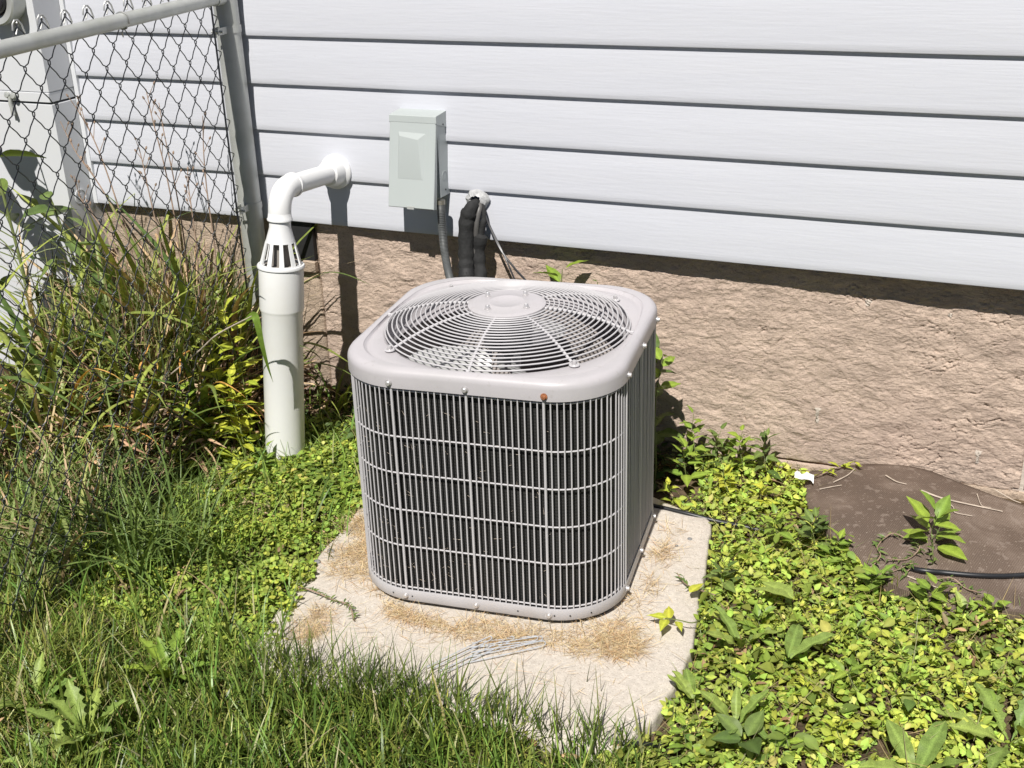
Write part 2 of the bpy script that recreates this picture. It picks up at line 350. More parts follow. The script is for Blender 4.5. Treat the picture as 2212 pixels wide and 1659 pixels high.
m_ = MB(); m_.box(XL-.002, XL+.016, -.004, .013, .0, z-ZE); m_.build('end_channel', M['panel'], wall, smooth=False)

fnd = thing('stone_foundation', 'tan split sandstone foundation under the white siding', 'foundation', (0, .66, 0))
def fy(x, z):   # how far the face stands out (world y)
    return .655+.044*np.clip((x+.9)/2.1, 0, 1)-.012*np.clip((.25-z)/.4, 0, 1)*0
def stone_d(X, Z, seed, amp=1.0):
    wx = X+.03*fbm(X, Z, 14, 3, seed+1); wz = Z+.022*fbm(X, Z, 16, 3, seed+2)
    big = fbm(wx, wz*1.2, 3.0, 3, seed)*.0035
    t = fbm(wx, wz*1.9, 17, 5, seed+3)*5; st = np.floor(t)+np.clip((t-np.floor(t))*5, 0, 1); ter = st*.0009
    t2 = fbm(wx+5, wz*1.6, 46, 4, seed+4)*4; ter2 = (np.floor(t2)+np.clip((t2-np.floor(t2))*4, 0, 1))*.0006
    c1 = fbm(wx*1.0+9, wz*2.6, 9, 5, seed+7); msk = np.clip(fbm(X+3, Z, 7, 3, seed+8)*3+.1, 0, 1)
    crack = np.exp(-(c1/.018)**2)*msk*.0070
    c2 = fbm(wx+19, wz*2.0, 24, 4, seed+9); crack2 = np.exp(-(c2/.035)**2)*np.clip(fbm(X+7, Z, 12, 2, seed+10)*3, 0, 1)*.0030
    return (big+ter+ter2+.0010*fbm(X, Z, 110, 2, seed+6)-crack-crack2)*amp
def stone(x0, x1, z0, z1, seed, m, res=.0045, amp=1.0, edge=.005):
    nx = int((x1-x0)/res); nz_ = max(4, int((z1-z0)/res)); xs = np.linspace(x0, x1, nx); zs = np.linspace(z0, z1, nz_)
    X, Z = np.meshgrid(xs, zs, indexing='ij')
    d = stone_d(X, Z, seed, amp)
    ed = np.minimum.reduce([X-x0, x1-X, (Z-z0), (z1-Z)+.02]); ed = np.clip(ed/edge, 0, 1); ed = ed*(2-ed)
    Yw = fy(X, Z)-d*ed+(1-ed)*.006
    V = np.stack([X, Yw-.66, Z], -1); ii = np.arange(X.size).reshape(X.shape); Q_ = np.stack([ii[:-1, :-1], ii[1:, :-1], ii[1:, 1:], ii[:-1, 1:]], -1).reshape(-1, 4)
    V = V.reshape(-1, 3); n0 = len(V)
    # sides and back: one skirt ring
    rim = np.concatenate([ii[:, 0], ii[-1, 1:], ii[-2::-1, -1], ii[0, -2:0:-1]]); back = V[rim].copy(); back[:, 1] = .12
    V = np.concatenate([V, back]); k_ = len(rim); r2 = n0+np.arange(k_)
    Q_ = np.concatenate([Q_, np.stack([rim, r2, np.roll(r2, -1), np.roll(rim, -1)], -1)])
    return np_mesh('stone', V, Q_, m=m, parent=fnd, smooth=False)
stone(-2.0, -1.047, -.1, .655, 11, M['stone2'], .008)
stone(-1.043, 1.275, .012, .655, 21, M['stone'], .0034)
stone(1.286, 2.9, .02, .655, 31, M['stone2'], .007)
stone(2.912, 4.6, .02, .655, 35, M['stone'], .02)
stone(-1.043, .40, -.12, .006, 41, M['stone2'], .008); stone(.405, 1.05, -.12, .006, 45, M['stone'], .006); stone(1.06, 2.6, -.12, .014, 51, M['stone2'], .008)
MB().box(-2.0, 4.6, .045, .11, -.1, .655).build('mortar_bed', M['mortar'], fnd, smooth=False)
for (px, py, w_, h_) in ((1762, 905, .008, .06), (2110, 1000, .007, .05), (1872, 662, .009, .022), (2050, 690, .006, .012)):
    p = ony(px, py, .66); uu, vv = np.meshgrid(np.linspace(-1, 1, 14), np.linspace(-1, 1, 22), indexing='ij')
    ww = w_*(.7+.3*vv)*(1+.6*fbm(vv*2+px, vv, 2, 3, 5)); X_ = p[0]+uu*ww*1.2+.004*fbm(vv*3+py, uu, 2, 2, 6); Z_ = p[2]+vv*h_/2+.004*fbm(uu*3, vv+px, 2, 2, 7)
    rim_ = np.clip((1-np.maximum(abs(uu), abs(vv)))*4, 0, 1)
    Yw = fy(X_, Z_)-stone_d(X_, Z_, 21)+.0015-.0032*rim_; ii = np.arange(uu.size).reshape(uu.shape)
    np_mesh('mortar_smear', np.stack([X_, Yw-.66, Z_], -1), np.stack([ii[:-1, :-1], ii[1:, :-1], ii[1:, 1:], ii[:-1, 1:]], -1).reshape(-1, 4), m=M['mortar'], parent=fnd, smooth=True)

vn = thing('basement_vent', 'small dark basement vent in the foundation partly behind the drain pipe', 'vent', (-1.118, .642, .56))
MB().box(-.070, .070, -.004, .03, -.040, .10).build('dark_opening_block', M['foot'], vn, smooth=False)  # uncut stone: black block whose colour stands in for the dark inside
m_ = MB(); m_.box(-.072, .072, -.010, .01, -.085, -.042, .004); m_.build('sill', M['stone2'], vn)
# white bay that stands out of the wall at the left
BX = -1.969; BY = .495
bay = thing('white_cabinet', 'smooth white cabinet standing out from the siding behind the fence, leaf shadows on its front', 'cabinet', (BX, BY, 0))
z_r = float(ony(100, 203, BY)[2]); z_s = float(ony(60, 221, BY)[2])
m_ = MB(); m_.box(-3.5, 0, 0, .16, z_r+.004, 2.9, .003); m_.build('upper_panel', M['panel'], bay)
m_ = MB(); m_.box(-3.5, 0, .003, .16, -.1, z_s-.0035, .003); m_.build('lower_panel', M['panel'], bay)
m_ = MB(); m_.box(-3.5, -.001, -.0025, .15, z_s+.003, z_r+.003, .0012); m_.build('drip_ledge', M['panel'], bay)
MB().box(-3.49, -.004, .012, .15, z_s-.006, z_s+.006).build('seam', M['dark'], bay, smooth=False)
pz = ony(180, 432, .55)
m_ = MB(); m_.lathe([(.030, 0), (.030, .003), (.024, .004), (.022, .001), (.014, .001), (.012, .004), (.001, .004)], axis=(1, 0, 0), org=(.001, .06, float(onz(180, 432, 0)[2]+.70)), n=24); m_.build('round_embossing', M['panel'], bay)
# latch on it
lt = thing('metal_latch', 'small galvanised latch screwed on the white cabinet at its seam', 'latch', ony(27, 212, BY-.004))
m_ = MB(); m_.box(-.022, .022, -.006, 0, .004, .012); m_.build('plate', M['galv'], lt)
m_ = MB(); m_.lathe([(.001, .0), (.010, .001), (.012, .006), (.010, .010), (.001, .011)], axis=(0, -1, .2), org=(-.012, -.005, .012), n=14); m_.lathe([(.001, .0), (.010, .001), (.012, .006), (.010, .010), (.001, .011)], axis=(0, -1, .2), org=(.016, -.005, .010), n=14); m_.build('knob', M['galv'], lt)
m_ = MB(); m_.tube([(-.004, -.008, .008), (-.003, -.012, -.02), (.004, -.012, -.055)], .006, 8); m_.box(-.012, -.002, -.009, .0, -.060, .004); m_.build('hasp', M['galv'], lt)
# round meter
mp_ = ony(-8, 0, BY-.05)
mt = thing('round_meter', 'round utility meter with dark glass and metal ring at the top left corner', 'meter', (float(mp_[0]), BY, float(mp_[2])))
MB().lathe([(.080, 0), (.080, .046), (.083, .050), (.083, .060), (.078, .064), (.056, .060), (.050, .056), (.049, .03)], axis=(0, -1, 0), n=48).build('ring', M['galv'], mt)
MB().lathe([(.0485, .05), (.0485, .064), (.045, .072), (.034, .078), (.0005, .080)], axis=(0, -1, 0), n=48).build('glass', M['glass'], mt)

# ------------------------------------------------------------------ air conditioner
CY, TH = -0.0857012152517001, 0.12249455
ac = thing('air_conditioner', 'square grey outdoor air conditioner with wire grille and round fan guard on the pad', 'air conditioner', (0, CY, 0), TH)
def rsq(w, r, a):
    c, s = math.cos(a), math.sin(a); ca, sa = abs(c), abs(s)
    if sa*w <= ca*(w-r): q = w/ca
    elif ca*w <= sa*(w-r): q = w/sa
    else:
        k = w-r; bq = k*(ca+sa); q = bq+math.sqrt(max(0, bq*bq-(2*k*k-r*r)))
    return (q*c, q*s)
NA = 160
def rl(w, r, z): return [(*rsq(w, r, 2*PI*i/NA), z) for i in range(NA)]
def cl(R_, z): return [(R_*math.cos(2*PI*i/NA), R_*math.sin(2*PI*i/NA), z) for i in range(NA)]
def mixl(A, B, t, z): return [(a[0]*(1-t)+b_[0]*t, a[1]*(1-t)+b_[1]*t, z) for a, b_ in zip(A, B)]
outer = rl(.335, .155, 0); inn = cl(.316, 0)
L_ = [rl(.3475, .168, .628), rl(.3545, .172, .627), rl(.3545, .172, .655), rl(.353, .171, .664), rl(.348, .167, .6715), rl(.340, .160, .6755), mixl(outer, inn, 0, .6765)]
L_ += [mixl(outer, inn, .25, .6755), mixl(outer, inn, .24, .6752), mixl(outer, inn, .33, .6685), mixl(outer, inn, .38, .6672), mixl(outer, inn, .46, .6690), mixl(outer, inn, .58, .6690), mixl(outer, inn, .9, .6685), cl(.316, .6665), cl(.314, .660), cl(.314, .632), cl(.300, .618), cl(.300, .614)]
m_ = MB(); m_.loft(L_); m_.build('lid', M['lid'], ac, angle=60)
# concentric guard rings, domed
RN = 16
def gz(r): t = (r-.10)/.215; return .681+.046*(1-t*t)
for i in range(RN+1):
    r = .1095+(.3085-.1095)*i/RN
    if i == RN: r = .309
    a = np.linspace(0, 2*PI, 72, endpoint=False); m_ = MB(); m_.tube(np.stack([r*np.cos(a), r*np.sin(a), np.full(72, gz(r))], 1), .0021, 6, closed=True); m_.build('guard_ring', M['wirep'], ac)
r = .3148; a = np.linspace(0, 2*PI, 84, endpoint=False); m_ = MB(); m_.tube(np.stack([r*np.cos(a), r*np.sin(a), np.full(84, .6735)], 1), .0021, 6, closed=True); m_.build('guard_ring', M['wirep'], ac)
for k in range(8):
    a = k*PI/4; diag = k % 2; rr = list(np.linspace(.085, .306 if diag else .318, 12)); P = [(r*math.cos(a), r*math.sin(a), gz(r)-.0042) for r in rr]
    if diag: P += [(.318*math.cos(a), .318*math.sin(a), .6765)]
    else: P += [(.325*math.cos(a), .325*math.sin(a), .672)]
    m_ = MB(); m_.tube(P, .0037, 8)
    if not diag: m_.lathe([(.001, -.006), (.0055, -.003), (.0055, .003), (.001, .006)], org=(.326*math.cos(a), .326*math.sin(a), .6735), n=10)
    m_.build('guard_spoke', M['wirep'], ac)
    if diag:
        c_ = (.3301*math.cos(a), .3301*math.sin(a), .6715)
        m_ = MB(); an = np.linspace(0, 2*PI, 18, endpoint=False); m_.tube([(c_[0]+.0105*math.cos(t), c_[1]+.0105*math.sin(t), .6735) for t in an], .0028, 6, closed=True); m_.build('eyelet', M['wirep'], ac)
        m_ = MB(); m_.lathe([(.009, .6705), (.009, .675), (.0055, .676), (.0055, .684), (.003, .686), (.0005, .6865)], org=(c_[0], c_[1], 0), n=12); m_.build('bolt', M['screw'], ac)
m_ = MB(); m_.lathe([(.099, .716), (.1015, .7235), (.1005, .7285), (.094, .7315), (.085, .7325), (.050, .7330), (.047, .7345), (.043, .7345), (.040, .7332), (.0005, .7330)], n=64); m_.build('hub_plate', M['lid'], ac)
for k in range(4):
    a = PI/4+k*PI/2+.30; 
    m_ = MB(); m_.lathe([(.0085, 0), (.0085, .002), (.006, .0025), (.006, .008), (.004, .0115), (.0005, .0125)], org=(.069*math.cos(a), .069*math.sin(a), .7328), n=12); m_.build('bolt', M['screw'], ac)
# motor, fan, compressor inside
m_ = MB(); m_.lathe([(.0005, .715), (.062, .715), (.064, .70), (.064, .62), (.05, .61), (.012, .608), (.012, .56), (.0005, .56)], n=32); m_.build('fan_motor', M['motor'], ac)
fan = MB(); fan.lathe([(.0005, .580), (.032, .580), (.032, .555), (.0005, .575)], n=20)
for k in range(3):
    a0 = k*2*PI/3-.75; L_ = []
    for i in range(9):
        t = i/8; r = .045+.235*t; half = (.26+.26*math.sin(PI*min(1, t*.75+.15)))*(.75 if t > .9 else 1); sk = .35*t*t
        L_.append([(r*math.cos(a0+sk+u*half), r*math.sin(a0+sk+u*half), .560-u*.034*(1-.25*t)+.006*math.cos(u*1.5)) for u in np.linspace(-1, 1, 9)])
    fan.loft(L_, closed=False)
fan.build('fan_blades', M['blade'], ac)
m_ = MB(); m_.lathe([(.0005, .34), (.05, .335), (.085, .31), (.09, .28), (.09, .07), (.075, .05)], n=32, org=(-.04, -.02, 0)); m_.build('compressor', M['comp'], ac)
m_ = MB(); m_.lathe([(.0005, .40), (.03, .39), (.035, .37), (.035, .1), (.03, .06)], n=20, org=(.13, -.06, 0)); m_.tube([(.13, -.06, .4), (.13, -.05, .45), (.08, .02, .47), (0, .02, .44), (-.04, -.02, .34)], .008, 8); m_.build('accumulator', M['copper'], ac)
m_ = MB(); m_.tube([(-.2, -.14, .10), (-.2, -.14, .47), (-.12, -.2, .50), (.05, -.2, .47), (.05, -.2, .12)], .009, 8); m_.build('pipework', M['comp'], ac); m_ = MB(); m_.tube([(.2, .12, .1), (.2, .12, .42), (.1, .16, .46), (-.1, .12, .44)], .008, 8); m_.build('pipework', M['comp'], ac)
m_ = MB(); m_.box(.045, .065, -.215, -.211, .40, .455); m_.build('sticker', M['tag'], ac, smooth=False); m_ = MB(); m_.box(-.12, -.03, -.118, -.113, .27, .34); m_.build('sticker', M['tag'], ac, smooth=False)
# coil: outer and inner faces
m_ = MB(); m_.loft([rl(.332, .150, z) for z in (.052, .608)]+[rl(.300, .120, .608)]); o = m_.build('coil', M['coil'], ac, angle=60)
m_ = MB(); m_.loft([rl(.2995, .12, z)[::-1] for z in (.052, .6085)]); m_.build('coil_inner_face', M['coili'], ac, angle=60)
# vertical tube bends / channels on the coil, as ribs
def perim(w, r, s):
    """point on the rounded square at arc length s from the middle of the front (-y) side, going to +x"""
    q = 2*(w-r)+PI*r/2; side = int(math.floor((s+q/2)/q)); d = s-side*q; h = w-r
    if abs(d) <= h: x, y, nx_, ny_ = d, -w, 0, -1
    else:
        sg = 1 if d > 0 else -1; al = (abs(d)-h)/r; x = sg*(h+r*math.sin(al)); y = -(h+r*math.cos(al)); nx_, ny_ = sg*math.sin(al), -math.cos(al)
    c, s_ = math.cos(side*PI/2), math.sin(side*PI/2)
    return x*c-y*s_, x*s_+y*c, nx_*c-ny_*s_, nx_*s_+ny_*c
U_ = random.uniform
QW, QR = .349, .165; QL = 2*(QW-QR)+PI*QR/2; NB = 40
thin = MB(); thin.tube([(0, 0, .056), (0, 0, .34), (0, 0, .629)], .0019, 6); thin = thin.build('grille_bar', M['wirep'], ac)
thick = MB(); thick.tube([(0, 0, .056), (0, 0, .34), (0, 0, .627)], .0034, 8)
thick.loft([[(-.0065, -.004, .626), (.0065, -.004, .626), (.0065, .001, .626), (-.0065, .001, .626)], [(-.0085, -.0045, .640), (.0085, -.0045, .640), (.0085, -.002, .640), (-.0085, -.002, .640)]], cap0=True, cap1=True)
thick.loft([[(-.0065, -.004, .056), (.0065, -.004, .056), (.0065, .001, .056), (-.0065, .001, .056)], [(-.0085, -.0045, .038), (.0085, -.0045, .038), (.0085, -.002, .038), (-.0085, -.002, .038)]], cap0=True, cap1=True)
thick = thick.build('grille_rod', M['wirep'], ac)
first = {}
for k in range(NB*4):
    off = ((k+20) % NB)-20; isrod = off in (-12, 0, 12)
    x, y, nx_, ny_ = perim(QW, QR, k*QL/NB); rz = math.atan2(ny_, nx_)+PI/2
    src = thick if isrod else thin
    if isrod not in first: o = src; first[isrod] = 1
    else: o = inst(src.name.split('.')[0], src, ac)
    o.location = (x, y, 0); o.rotation_euler = (0 if isrod else random.uniform(-.003, .003), 0, rz)
for z in (.619, .495, .395, .292, .188, .066):
    m_ = MB(); m_.tube([(*perim(QW-.0035, QR-.0035, s*(2*(QW-QR)+PI*(QR-.0035)/2)*4/144)[:2], z) for s in range(144)], .0022, 6, closed=True); m_.build('grille_hoop', M['wirep'], ac)
nf = 130; V = []
for i in range(nf):
    u = U_(-.19, .19) if i % 3 else U_(-.30, -.19); z = .06+.54*random.random()**1.7; a = U_(0, PI); l_ = U_(.006, .022); dx, dz = math.cos(a)*l_, math.sin(a)*l_
    x0, y0, nx_, ny_ = perim(.3345, .152, u); V += [(x0-dz*.03, y0, z-.0005), (x0+dz*.03, y0, z+.0005), (x0+dx, y0-.002, z+dz+.0005), (x0+dx*.98, y0-.002, z+dz-.0005)]
o = np_mesh('lint', np.array(V), np.arange(nf*4).reshape(-1, 4), m=M['twig'], parent=ac); o['kind'] = 'stuff'
# screws through the lid rim and base band
sm_ = MB(); sm_.lathe([(.0085, 0), (.0085, .0018), (.0058, .0022), (.0058, .0068), (.0045, .0078), (.0005, .008)], axis=(0, -1, 0), n=12)
scr = sm_.build('screw', M['screw'], ac); rus = scr.data.copy(); rus.materials.clear(); rus.materials.append(M['rust']); used = False
for side in range(4):
    for s in (-12, 0, 12):
        for z, ww in ((.6405, .3548), (.0448, .3535)):
            x, y, nx_, ny_ = perim(ww, .17, (side*NB+s)*(2*(ww-.17)+PI*.17/2)/NB); rz = math.atan2(ny_, nx_)+PI/2
            if not used: o = scr; used = True
            elif side == 0 and s == 12 and z > .5: o = inst('screw', rus, ac); o['label'] = 'rusty brown screw'
            else: o = inst('screw', scr, ac)
            o.location = (x, y, z); o.rotation_euler = (0, 0, rz)
m_ = MB(); m_.loft([rl(.340, .165, .055), rl(.346, .169, .057), rl(.3525, .175, .062), rl(.3535, .176, .060), rl(.3535, .176, .031), rl(.3515, .174, .0285), rl(.340, .17, .0285)]); m_.build('base_band', M['base'], ac, angle=60)
m_ = MB(); m_.loft([rl(.343, .168, .0285), rl(.338, .163, .010)], cap0=True); m_.loft([rl(.345, .169, .0548), rl(.05, .04, .054)], cap1=True); m_.build('base_pan', M['foot'], ac, angle=60)
for s in (-14.5, -11, 7, 13, 15.5, 19):
    x, y, nx_, ny_ = perim(.3537, .17, s*QL/NB); m_ = MB(); m_.lathe([(.0022, 0), (.0022, .0006), (.0003, .0006)], axis=(nx_, ny_, 0), org=(x, y, .044), n=8); m_.build('drain_hole', M['foot'], ac)

# ------------------------------------------------------------------ electrical disconnect box
bp_ = np.array([-.6625, .555, .77]); bx = thing('disconnect_box', 'pale grey green electrical disconnect box on the siding with its cover slightly open', 'electrical box', (-.585, WY, .80))
W2 = .0785
m_ = MB(); m_.box(-W2, W2, -.058, .010, 0, .242, .002); m_.build('enclosure', M['box'], bx)
m_ = MB(); m_.loft([[(-W2-.003, .010, .263), (W2+.003, .010, .263), (W2+.003, .010, .21), (-W2-.003, .010, .21)], [(-W2-.003, -.064, .257), (W2+.003, -.064, .257), (W2+.003, -.064, .232), (-W2-.003, -.064, .232)], [(-W2-.003, -.066, .255), (W2+.003, -.066, .255), (W2+.003, -.068, .236), (-W2-.003, -.068, .236)]], cap1=True); m_.build('hood', M['box'], bx, angle=20)
MB().box(-W2-.001, W2+.001, -.0672, -.055, .2300, .2352).build('gap', M['foot'], bx, smooth=False)  # solid black strip, its colour stands in for the shade under the hood
# cover hangs from the hood and stands off at the bottom
def dpt(x, h, d): # h 0..1 from top, d outward
    top = np.array([0, -.062, .236]); bot = np.array([0, -.110, -.024]); v = bot-top; n_ = np.array([0, v[2], -v[1]]); n_ /= np.linalg.norm(n_)
    if n_[1] > 0: n_ = -n_
    p = top+v*h+n_*d; return (x, p[1], p[2])
m_ = MB(); W3 = W2+.002
m_.loft([[dpt(-W3, 0, 0), dpt(W3, 0, 0), dpt(W3, 1, 0), dpt(-W3, 1, 0)], [dpt(-W3, 0, .003), dpt(W3, 0, .003), dpt(W3, 1, .003), dpt(-W3, 1, .003)], [dpt(-W3+.002, .007, .005), dpt(W3-.002, .007, .005), dpt(W3-.002, .993, .005), dpt(-W3+.002, .993, .005)]], cap0=True, cap1=True)
for sx in (-1, 1): m_.loft([[dpt(sx*W3, 0, .001), dpt(sx*(W3-.002), 0, .001), dpt(sx*(W3-.002), 0, -.004), dpt(sx*W3, 0, -.004)], [dpt(sx*W3, 1, .001), dpt(sx*(W3-.002), 1, .001), dpt(sx*(W3-.002), 1, -.017), dpt(sx*W3, 1, -.017)]], cap0=True, cap1=True)
cov = m_.build('cover', M['box'], bx, angle=20)
m_ = MB(); a0, a1 = -.048, .046
m_.loft([[dpt(a0, .115, .0049), dpt(a1, .125, .0049), dpt(a1-.004, .665, .0049), dpt(a0, .665, .0049)], [dpt(a0+.005, .165, .0085), dpt(a1-.024, .20, .0120), dpt(a1-.010, .645, .0062), dpt(a0+.003, .645, .0058)]], cap1=True)
m_.build('raised_panel', M['box'], cov, angle=15)
m_ = MB(); m_.loft([[dpt(-.012, .975, .0045), dpt(.012, .975, .0045), dpt(.012, 1.012, .004), dpt(-.012, 1.012, .004)], [dpt(-.012, .98, .008), dpt(.012, .98, .008), dpt(.012, 1.012, .008), dpt(-.012, 1.012, .008)]], cap1=True); m_.build('latch_tab', M['galv'], cov, smooth=False)
for z in (.225, .02): m_ = MB(); m_.lathe([(.003, 0), (.003, .001), (.0005, .001)], axis=(1, 0, 0), org=(W2+(.0032 if z > .1 else .0002), -.022, z), n=10); m_.build('screw', M['foot'], bx)
m_ = MB(); m_.lathe([(.017, 0), (.017, .0005), (.014, .0008)], axis=(1, 0, 0), org=(W2, -.025, .065), n=24); m_.build('knockout', M['box'], bx)
# conduit
ct = thing('flexible_conduit', 'grey corrugated flexible conduit running from the box down behind the unit', 'conduit', tuple(ony(952, 440, .555)))
o0 = ony(952, 440, .555)
raw = [ony(952, 432, .555), ony(953, 455, .555), ony(956, 500, .565), ony(960, 540, .56), ony(967, 580, .53), ony(975, 612, .49), ony(985, 650, .43), ony(995, 700, .36)]
def spline(P, n):
    P = [np.array(p) for p in P]; out = []
    Q_ = [2*P[0]-P[1]]+P+[2*P[-1]-P[-2]]
    for i in range(1, len(Q_)-2):
        for t in np.linspace(0, 1, n, endpoint=False):
            a, b_, c, d = Q_[i-1:i+3]; out.append(.5*((2*b_)+(c-a)*t+(2*a-5*b_+4*c-d)*t*t+(3*b_-a-3*c+d)*t**3))
    out.append(P[-1]); return np.array(out)
P = spline(raw, 24)-o0; m_ = MB(); m_.tube(P, [.0125+(.0012 if i % 2 else 0) for i in range(len(P))], 12); m_.build('conduit_tube', M['conduit'], ct)
m_ = MB(); m_.tube(P[:12], .0138, 10); m_.build('fitting', M['brass'], ct)

# refrigerant lines
ls = thing('refrigerant_lines', 'two black foam wrapped pipes coming out of the siding behind the unit', 'pipes', tuple(ony(1032, 432, WY))); o0 = ony(1032, 432, WY)
P = spline([ony(1030, 436, .63), ony(1026, 440, .59), ony(1016, 452, .565), ony(1008, 480, .56), ony(1007, 540, .55), ony(1008, 580, .53), ony(1009, 625, .48), ony(1015, 690, .36)], 8)-o0
rr = [.013]*10+[.0175+.0005*i for i in range(8)]+[.0245+.0012*math.sin(i*1.3)+.001*random.random() for i in range(len(P)-18)]
m_ = MB(); m_.tube(P, rr, 16); m_.build('insulated_pipe', M['foam'], ls)
for q in (.735, .745, .757): i = int(len(P)*q); m_ = MB(); m_.tube(P[i:i+2], .0262, 14); m_.build('tape_band', M['foot'], ls)
P = spline([ony(1034, 440, .63), ony(1042, 446, .60), ony(1046, 470, .585), ony(1040, 500, .575), ony(1034, 545, .57), ony(1037, 585, .55), ony(1038, 625, .50), ony(1040, 690, .38)], 8)-o0
rr = [.0075]*18+[.010]*8+[.021+.002*math.sin(i*.9) for i in range(len(P)-26)]
m_ = MB(); m_.tube(P, rr, 14); m_.build('insulated_pipe', M['foam'], ls)
P = spline([ony(1030, 440, .63), ony(1036, 447, .59), ony(1030, 480, .57), ony(1028, 530, .565), ony(1030, 600, .54)], 8)-o0
m_ = MB(); m_.tube(P, .009, 12); m_.build('bare_pipe', M['copper'], ls)
m_ = MB(); Lp = []
for j, (rad, dd) in enumerate(((.034, .010), (.040, -.002), (.033, -.014), (.019, -.020), (.014, .004))):
    Lp.append([((rad+.007*noise.noise(Vector((math.cos(a)*2, math.sin(a)*2, j*.4))))*math.cos(a), dd+.004*noise.noise(Vector((math.cos(a)*3, math.sin(a)*3, j+9))), (rad+.007*noise.noise(Vector((math.cos(a)*2, math.sin(a)*2, j*.4+5))))*math.sin(a)*.95) for a in np.linspace(0, 2*PI, 28, endpoint=False)])
m_.loft(Lp); m_.build('putty', M['caulk'], ls)
wr = thing('control_cables', 'thin black cables slanting down from the putty hole to the unit', 'cables', tuple(ony(1042, 446, .60))); o0 = ony(1042, 446, .60)
for k, (ax, bx_) in enumerate(((0, 0), (5, -26))):
    P = spline([ony(1036, 440, .63), ony(1043, 450, .595), ony(1058+ax*.2, 490, .58), ony(1082+ax*.3, 540, .56), ony(1112+bx_*.4, 580, .53), ony(1142+bx_, 615, .48), ony(1160+bx_, 660, .40)], 8)-o0
    m_ = MB(); m_.tube(P, .0036 if k == 0 else .003, 8); m_.build('cable', M['cable'], wr)

# ------------------------------------------------------------------ plastic vent pipe
E_ = ony(603, 408, .25); B_ = onz(617, 990, 0); FL = ony(727, 370, WY)
vp = thing('vent_pipe', 'white plastic drain pipe with slotted cone and elbow running to the wall flange', 'pipe', tuple(B_)); AX = (E_-B_); LEN = np.linalg.norm(AX); AX /= LEN
def s_at(py):
    lo, hi = 0, LEN
    for _ in range(40):
        mid = (lo+hi)/2
        if proj(B_+AX*mid)[1] > py: lo = mid
        else: hi = mid
    return lo
s_seam, s_rim, s_cone, s_neck = s_at(668), s_at(575), s_at(500), s_at(475)
def lat(prof, name, m, **k): mm = MB(); mm.lathe(prof, axis=AX, n=40, **k); return mm.build(name, m, vp, angle=50)
lat([(.063, -.1), (.0635, s_seam-.008), (.0675, s_seam), (.0690, s_seam+.006), (.0690, s_rim-.003), (.060, s_rim-.003)], 'riser', M['pvcold'])
lat([(.060, s_rim-.004), (.0730, s_rim-.002), (.0735, s_rim+.003), (.071, s_rim+.0075), (.066, s_rim+.008), (.0650, s_rim+.004), (.040, s_rim+.002)], 'collar', M['pvc'])
# slotted cone: ribs between a lower and an upper ring
def ringpt(r, h, a):
    A = AX; t = np.array([1., 0, 0]); U = np.cross(A, t); U /= np.linalg.norm(U); W_ = np.cross(A, U); return A*h+r*(math.cos(a)*U+math.sin(a)*W_)
h0 = s_rim+.004; h1 = s_rim+.122; r0, r1 = .0660, .0330; hw0 = h0+.006; hw1 = h0+(h1-h0)*.62
cn = MB(); cn.lathe([(r0, h0), (r0-.002, h0+.006), (r0-.006, h0+.006), (r0-.006, h0)], axis=AX, n=40)
rt = r0+(r1-r0)*.62; cn.lathe([(rt-.004, hw1), (rt, hw1), (r1, h1), (.0325, h1+.026), (.029, h1+.026), (.029, h1), (rt-.004, hw1)], axis=AX, n=40); cone = cn.build('slotted_cone', M['pvc'], vp)
for k in range(10):
    a = k*2*PI/10; m_ = MB(); L_ = []
    for (r, h) in ((r0-.001, hw0-.002), (rt+.0005, hw1+.002)): 
        da = .0078/r0; L_.append([ringpt(r, h, a-da), ringpt(r, h, a+da), ringpt(r-.005, h, a+da), ringpt(r-.005, h, a-da)])
    m_.loft(L_); m_.build('rib', M['pvc'], cone, angle=20)
lat([(.0005, h0+.002), (.050, h0+.002)], 'strainer_floor', M['slot'])
lat([(.030, h0), (.024, hw1+.01), (.024, h1)], 'inner_nozzle', M['slot'])
s_el = LEN-.055
lat([(.0325, h1+.020), (.0385, h1+.022), (.0390, h1+.027), (.0365, h1+.030), (.0350, h1+.045), (.033, h1+.05)], 'socket', M['pvc'])
D2 = FL-E_; L2 = np.linalg.norm(D2); D2 /= L2
R_c = .072; P0 = AX*(LEN-R_c); P1 = AX*LEN; P2 = AX*LEN+D2*R_c; curve = [AX*(h1+.03)]+[P0*(1-t)**2+2*P1*t*(1-t)+P2*t*t for t in np.linspace(0, 1, 14)]+[AX*LEN+D2*(R_c+.012)]
m_ = MB(); m_.tube(curve, .0350, 28); m_.build('elbow', M['pvc'], vp)
m_ = MB(); m_.lathe([(.033, R_c+.004), (.0375, R_c+.005), (.0385, R_c+.012), (.0365, R_c+.017), (.032, R_c+.018)], axis=D2, org=AX*LEN, n=32); m_.build('socket_rim', M['pvc'], vp)
m_ = MB(); m_.lathe([(.0315, R_c+.0), (.0315, L2+.01)], axis=D2, org=AX*LEN, n=32); m_.build('wall_pipe', M['pvc'], vp)
m_ = MB(); m_.lathe([(.0318, -.070), (.0385, -.066), (.0440, -.048), (.0455, -.022), (.049, -.018), (.0555, -.013), (.0570, -.010), (.0565, -.002), (.054, .012)], axis=D2, org=AX*LEN+D2*L2, n=40); m_.build('wall_flange', M['pvc'], vp)

